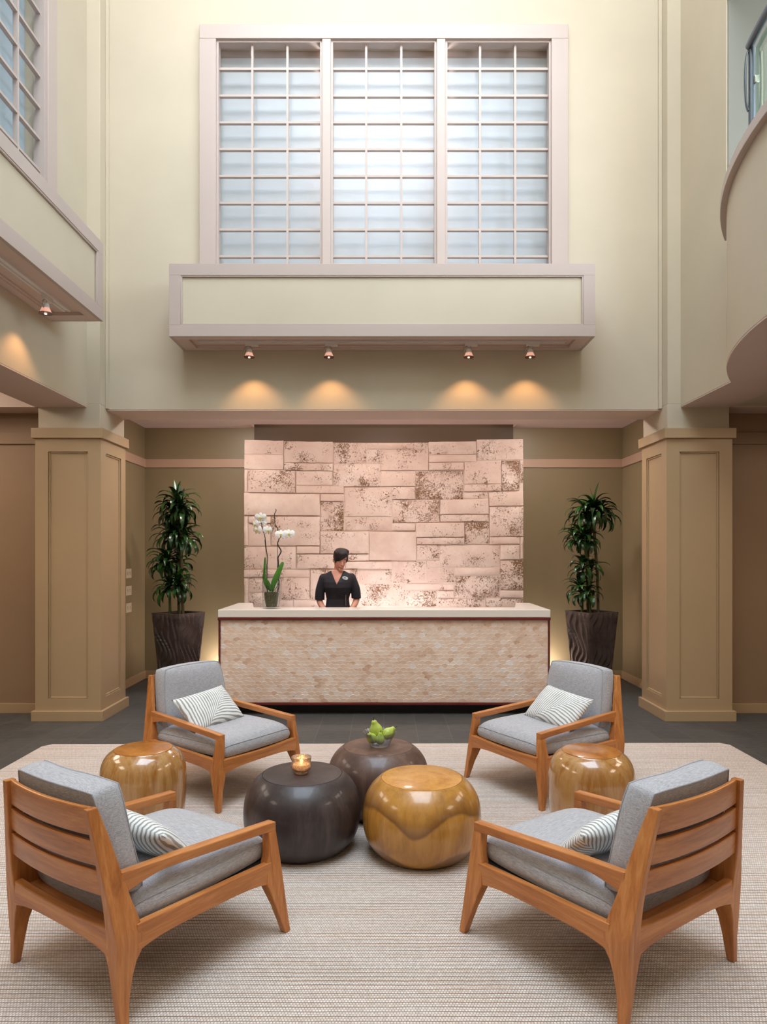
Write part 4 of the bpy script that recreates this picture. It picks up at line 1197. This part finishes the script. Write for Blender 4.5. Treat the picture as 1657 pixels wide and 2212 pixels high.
for ar in (armL, armR):
    limb(body, ar, [.046,.041,.036,.031,.022])
    s = -1 if ar is armL else 1
    w = Vector(ar[-1]); inward = -s
    fd = Vector((inward*.35,-.92,-.12)).normalized(); sd = fd.cross(Vector((0,0,1))).normalized()
    # palm
    P0 = w; P1 = w+fd*.085
    rings = []
    for u in (0,.3,.6,1): 
        c_ = P0.lerp(P1,u); hw_ = lerp(.026,.040,u); hh = lerp(.017,.012,u)
        rings.append([tuple(c_+sd*hw_*math.cos(2*PI*j/14)+Vector((0,0,1))*hh*math.sin(2*PI*j/14)) for j in range(14)])
    body.loft(rings)
    for k, (o_, L_) in enumerate(((-.029,.058),(-.010,.072),(.010,.078),(.029,.070))):
        b0 = P1+sd*o_-fd*.012; b1 = b0+fd*L_*.5+Vector((0,0,.006)); b2 = b1+fd*L_*.3-Vector((0,0,.008)); b3 = b2+fd*L_*.22-Vector((0,0,.014))
        limb(body, [b0,b1,b2,b3], [.0092,.0086,.0078,.0066], 10)
    tb = P0+fd*.02+sd*(.024*(1 if s<0 else -1)); t1 = tb+fd*.03+sd*(.022*(1 if s<0 else -1)); t2 = t1+fd*.03
    limb(body, [tb,t1,t2], [.0125,.0105,.0085], 10)
# legs and feet
for s in (-1,1):
    limb(body, [(s*.085,0,.86),(s*.088,.0,.48),(s*.085,.02,.09)], [.085,.056,.038])
    limb(body, [(s*.085,.03,.055),(s*.09,-.05,.04),(s*.095,-.13,.03)], [.036,.034,.026])
# neck and head
limb(body, [(-.004,.018,1.38),(.002,.012,1.43),(.012,.002,1.49)], [.054,.048,.050], 18)
HC = Vector((.022,-.006,1.555)); HR = Matrix.Rotation(R(24),3,'Z') @ Matrix.Rotation(R(6),3,'Y') @ Matrix.Rotation(R(11),3,'X')
def HP(x, y, z): 
    return tuple(HC + HR@Vector((x,y,z)))
def head_mb(scale=1.0):
    rings = []
    prof = [(-.112,.010,.030),(-.108,.024,.047),(-.098,.034,.060),(-.080,.046,.070),(-.055,.055,.078),(-.02,.062,.084),(.02,.067,.088),(.055,.067,.088),(.085,.058,.078),(.105,.040,.055),(.116,.015,.02)]
    for z, rx, ry in [(p.x,p.y,p.z) for p in spline([Vector(q_) for q_ in prof], 3)]:
        ring = []
        cy = -.012 if z > -.06 else lerp(-.045,-.012,(z+.112)/.052)
        ryy = ry if z > -.06 else lerp(.026,ry,(z+.112)/.052)
        for j in range(28):
            a = 2*PI*j/28; c_, s_ = math.cos(a), math.sin(a)
            x = rx*c_; y = cy+ryy*s_
            fr = max(0,-s_)
            if -.075 < z < .03: y += .004*math.exp(-((x-0)/.03)**2)*0
            # eye sockets
            if fr > .5: y += .009*math.exp(-((abs(x)-.031)/.016)**2-((z-.004)/.016)**2)
            # cheeks
            if fr > .3: y -= .004*math.exp(-((abs(x)-.036)/.018)**2-((z+.035)/.02)**2)
            ring.append(HP(x*scale,y*scale,z*scale))
        rings.append(ring)
    return rings
body.loft(head_mb())
fy = -.098
# nose, chin, lips mound, ears
limb(body, [HP(0,fy+.012,.012),HP(0,fy+.002,-.012),HP(0,fy-.013,-.034)], [.006,.008,.0105], 10)
for s in (-1,1): limb(body, [HP(s*.009,fy-.002,-.038),HP(s*.011,fy+.004,-.037)], [.0075,.006], 8)
limb(body, [HP(-.010,fy+.016,-.094),HP(.010,fy+.016,-.094)], [.017,.017], 10)
limb(body, [HP(-.022,fy+.012,-.060),HP(0,fy+.006,-.060),HP(.022,fy+.012,-.060)], [.010,.013,.010], 10)
for s in (-1,1): limb(body, [HP(s*.069,-.004,.012),HP(s*.073,.006,-.004),HP(s*.068,.0,-.028)], [.009,.011,.008], 8)
remeshed(body, 'body', M['skin'], per, .0038, 3)
# face features
def patch(name, pts, mat, r, flat=.5):
    m = MB(); S_ = spline(pts, 5); n = len(S_); m.tube(S_, [max(.0006,r*math.sin(PI*(i/(n-1)*.9+.05))) for i in range(n)], 8, flat=flat); return m.build(name, mat, per, smooth=180)
for s in (-1,1):
    patch('eyebrow', [HP(s*.014,fy+.001,.021),HP(s*.030,fy+.004,.027),HP(s*.047,fy+.019,.021)], M['lash'], .0036)
    patch('eyelash', [HP(s*.018,fy+.006,.001),HP(s*.031,fy+.0055,-.004),HP(s*.044,fy+.016,-.001)], M['lash'], .0042)
patch('lower_lip', [HP(-.026,fy+.004,-.052),HP(-.012,fy-.005,-.067),HP(0,fy-.008,-.071),HP(.012,fy-.005,-.067),HP(.026,fy+.004,-.052)], M['lips'], .0055)
patch('upper_lip', [HP(-.027,fy+.004,-.051),HP(-.010,fy-.006,-.056),HP(0,fy-.008,-.057),HP(.010,fy-.006,-.056),HP(.027,fy+.004,-.051)], M['lips'], .0045)
patch('teeth', [HP(-.020,fy+.0,-.056),HP(0,fy-.008,-.063),HP(.020,fy+.0,-.056)], M['teeth'], .0042)
# hair: cap with side-swept fringe
hm = MB(); rings = []
hp = [(-.045,.040,.060),(-.02,.062,.080),(.02,.077,.098),(.06,.081,.103),(.095,.072,.094),(.122,.050,.068),(.136,.018,.024)]
for z, rx, ry in [(p.x,p.y,p.z) for p in spline([Vector(q_) for q_ in hp], 5)]:
    ring = []
    for j in range(48):
        a = 2*PI*j/48; x = rx*math.cos(a); y = -.006+ry*math.sin(a)
        if math.sin(a) < -.1 or True:
            # hairline: swept from high over her left eye to low over her right cheek side
            line = lerp(-.030,.052, min(1,max(0,(x+.062)/.10)))
            fr = max(0,-math.sin(a))
            if z < line and fr > .05:
                y = lerp(y, .03, min(1,fr*3)); x *= .86
        k_ = 1+.03*noise.noise(Vector((x*40,y*40,z*25)))
        ring.append(HP(x*k_,y*k_,z))
    rings.append(ring)
hm.loft(rings)
for i in range(14):
    u = i/13; x0 = lerp(-.01,.055,u)
    limb(hm, [HP(.045-u*.02,-.045,.125-.02*u),HP(lerp(.01,.02,u)-.02,-.094,.085-.01*u),HP(-.052-.012*u+.030*(1-u),-.082+.022*u,.052-.030*u)], [.008,.009,.004], 8)
limb(hm, [HP(-.060,-.055,.04),HP(-.068,-.052,.0),HP(-.062,-.05,-.035)], [.013,.010,.003], 8)
limb(hm, [HP(.064,-.045,.05),HP(.071,-.040,.01),HP(.066,-.04,-.02)], [.012,.009,.003], 8)
for i in range(11):
    a = -1.5+i*.3; limb(hm, [HP(.035*math.cos(a)+.02,.05*math.sin(a),.125),HP(.060*math.cos(a)+.025,.072*math.sin(a)+.01,.112),HP(.078*math.cos(a)+.012,.092*math.sin(a)+.01,.070)], [.008,.007,.003], 6)
remeshed(hm, 'hair', M['hair'], per, .0042, 1)
# dress
dm = MB(); torso(dm, .006)
dm.loft([ell(0,0,z,rx,ry) for z,rx,ry in ((.42,.20,.15),(.6,.19,.145),(.8,.180,.132),(.86,.177,.128))])
sl = lambda ar: [ar[0], ar[1], Vector(ar[1]).lerp(Vector(ar[2]), .92)]
for ar in (armL, armR):
    limb(dm, [Vector(ar[0])+Vector((0,0,0)), Vector(ar[1]), Vector(ar[1]).lerp(Vector(ar[2]),.8)], [.053,.054,.055])
dr = remeshed(dm, 'dress', M['dress'], per, .0042, 2)
bm = bmesh.new(); bm.from_mesh(dr.data); kill = []
def cut(co_, no_):
    bmesh.ops.bisect_plane(bm, geom=bm.verts[:]+bm.edges[:]+bm.faces[:], plane_co=co_, plane_no=no_, dist=1e-5)
cut((-.002,0,1.284), (.150,0,-.070)); cut((-.002,0,1.284), (.150,0,.070))
for f in bm.faces:
    p = f.calc_center_median()
    ztop = 1.284+ (abs(p.x+.002)/.070)*.150 if True else 0
    if p.z > ztop and abs(p.x) < .075: 
        if p.y < .03 or p.z > 1.435: kill.append(f)
    # open sleeve ends
    for ar in (armL, armR):
        e = Vector(ar[1]).lerp(Vector(ar[2]),.8)
        if p.z < e.z-.012 and (p-e).length < .075 and abs(p.x) > .150: kill.append(f)
bmesh.ops.delete(bm, geom=list(set(kill)), context='FACES'); bm.to_mesh(dr.data); bm.free()
# wrap folds
for k in range(4):
    patch('dress_fold', [(-.05+.01*k,-.113,1.262-.022*k),(.02+.01*k,-.124+.002*k,1.235-.022*k),(.085+.008*k,-.092+.003*k,1.205-.018*k)], M['dress'], .004, .6)
m = MB(); rings = []
for q_, y_ in ((1.0,-.108),(1.0,-.112),(.9,-.114)):
    rings.append([(.089+.031*q_*math.cos(2*PI*j/28), y_+.012*math.cos(2*PI*j/28)*1.0, 1.355+.0185*q_*math.sin(2*PI*j/28)-.006*q_*math.cos(2*PI*j/28)) for j in range(28)])
m.loft(rings); bd = m.build('name_badge', M['badge'], per); bd['label'] = 'pale oval name badge'
m = MB(); rings = []
for q_, y_ in ((.5,-.1155),(.5,-.1172)):
    rings.append([(.085+.031*q_*math.cos(2*PI*j/20), y_+.012*(q_*math.cos(2*PI*j/20)-.13), 1.360+.012*q_*math.sin(2*PI*j/20)) for j in range(20)])
m.loft(rings); m.build('badge_print', M['badgeblue'], bd)
m = MB()
for i in range(20): m.box(.092,.098,-.088,-.080,1.05+i*.006,1.0535+i*.006)
zp = m.build('zip', M['chrome'], per); zp['label'] = 'silver side zip'

# ------------------------------------------------------------------ switch plates
for z, lab in ((1.385,'top almond switch plate on the left niche wall'),(1.175,'middle almond switch plate on the left niche wall'),(.965,'lowest almond switch plate on the left niche wall')):
    t = thing('switch_plate', lab, 'switch', (-XN,8.43,z), 0, 'switch plates on the niche wall')
    m = MB(); m.box(0,.006,-.09,.09,-.058,.058); m.build('plate', M['plate'], t, bevel=.003)
    for y in (-.045,0,.045):
        m = MB(); m.box(.006,.013,y-.012,y+.012,-.022,.022); m.build('rocker', M['plate'], t, bevel=.002)

# ------------------------------------------------------------------ lights
def area(name, loc, rot, sx_, sy_, e, c, spread=None):
    l = bpy.data.lights.new(name, 'AREA'); l.shape = 'RECTANGLE'; l.size = sx_; l.size_y = sy_; l.energy = e; l.color = c
    if spread: l.spread = spread
    o = bpy.data.objects.new(name, l); C.objects.link(o); o.location = loc; o.rotation_euler = rot; return o
# daylight portal in the skylight opening
p = area('skylight_portal', (0,1.15,ZT+.3), (0,0,0), 5.6, 7.9, 1, (1,1,1)); p.data.cycles.is_portal = True
# added fill lights in the aisles to brighten the floor, niche pocket wash, uplights beside the desk
for s in (-1,1):
    for y in (1.2,4.2,6.0): area('aisle_fill', (s*4.9,y,3.49), (0,0,0), 1.3, 1.3, 40, (1,.84,.68))
    area('desk_side_uplight', (s*2.02,8.80,.06), (PI-R(16),0,0), .34, .2, 11, (1,.86,.80))
area('desk_back_light', (.05,8.10,.70), (R(112),0,0), 1.6, .10, 15, (1,.90,.92))
l = bpy.data.lights.new('glow', 'POINT'); l.energy = 240; l.color = (1,.93,.93); l.shadow_soft_size = .3
lo = bpy.data.objects.new('added_window_glow', l); C.objects.link(lo); lo.location = (0,YB+1.15,5.75)  # point light added behind the panes to make their centre glow
area('added_backlight', (0,YB+1.7,5.4), (R(90),0,0), 4.4, 2.8, 90, (.72,.86,1))  # added area light that brightens the back window panes from behind
area('added_backlight', (-XW-.46,4.25*K,5.4), (0,-R(90),0), 2.6, 3.4, 34, (.55,.88,1))  # added bluish light just behind the left window panes
area('pocket_wash', (0,9.13*K+.08,ZN+.30), (R(8),0,0), 3.0, .06, 8, (1,.86,.74))
for x in (-1.9,0,1.9):
    area('niche_fill', (x,7.75,ZN-.01), (R(8),0,0), .16, .16, 22, (1,.90,.84))  # added fill lights that brighten the niche

w = bpy.data.worlds.new('sky'); bpy.context.scene.world = w; w.use_nodes = True
nt = w.node_tree; bg = nt.nodes['Background']
tc = nt.nodes.new('ShaderNodeTexCoord'); dp = nt.nodes.new('ShaderNodeVectorMath'); dp.operation = 'DOT_PRODUCT'
g_ = Vector((0,-1,.66)).normalized(); dp.inputs[1].default_value = g_
nt.links.new(tc.outputs['Generated'], dp.inputs[0])
rp = nt.nodes.new('ShaderNodeValToRGB'); e = rp.color_ramp.elements
e[0].position = .93; e[0].color = (.53,.62,.72,1); e[1].position = 1.0; e[1].color = (2.2,2.2,2.2,1)
k_ = e.new(.975); k_.color = (.68,.74,.80,1)
nt.links.new(dp.outputs['Value'], rp.inputs[0]); nt.links.new(rp.outputs[0], bg.inputs['Color']); bg.inputs['Strength'].default_value = 14.5

sc = bpy.context.scene
sc.view_settings.view_transform = 'Standard'; sc.view_settings.look = 'None'; sc.view_settings.gamma = 1; sc.view_settings.use_curve_mapping = False
sc.view_settings.exposure = 0.1
sc.cycles.max_bounces = 10; sc.cycles.diffuse_bounces = 6; sc.cycles.transmission_bounces = 8; sc.cycles.caustics_reflective = False
sc.cycles.use_denoising = True
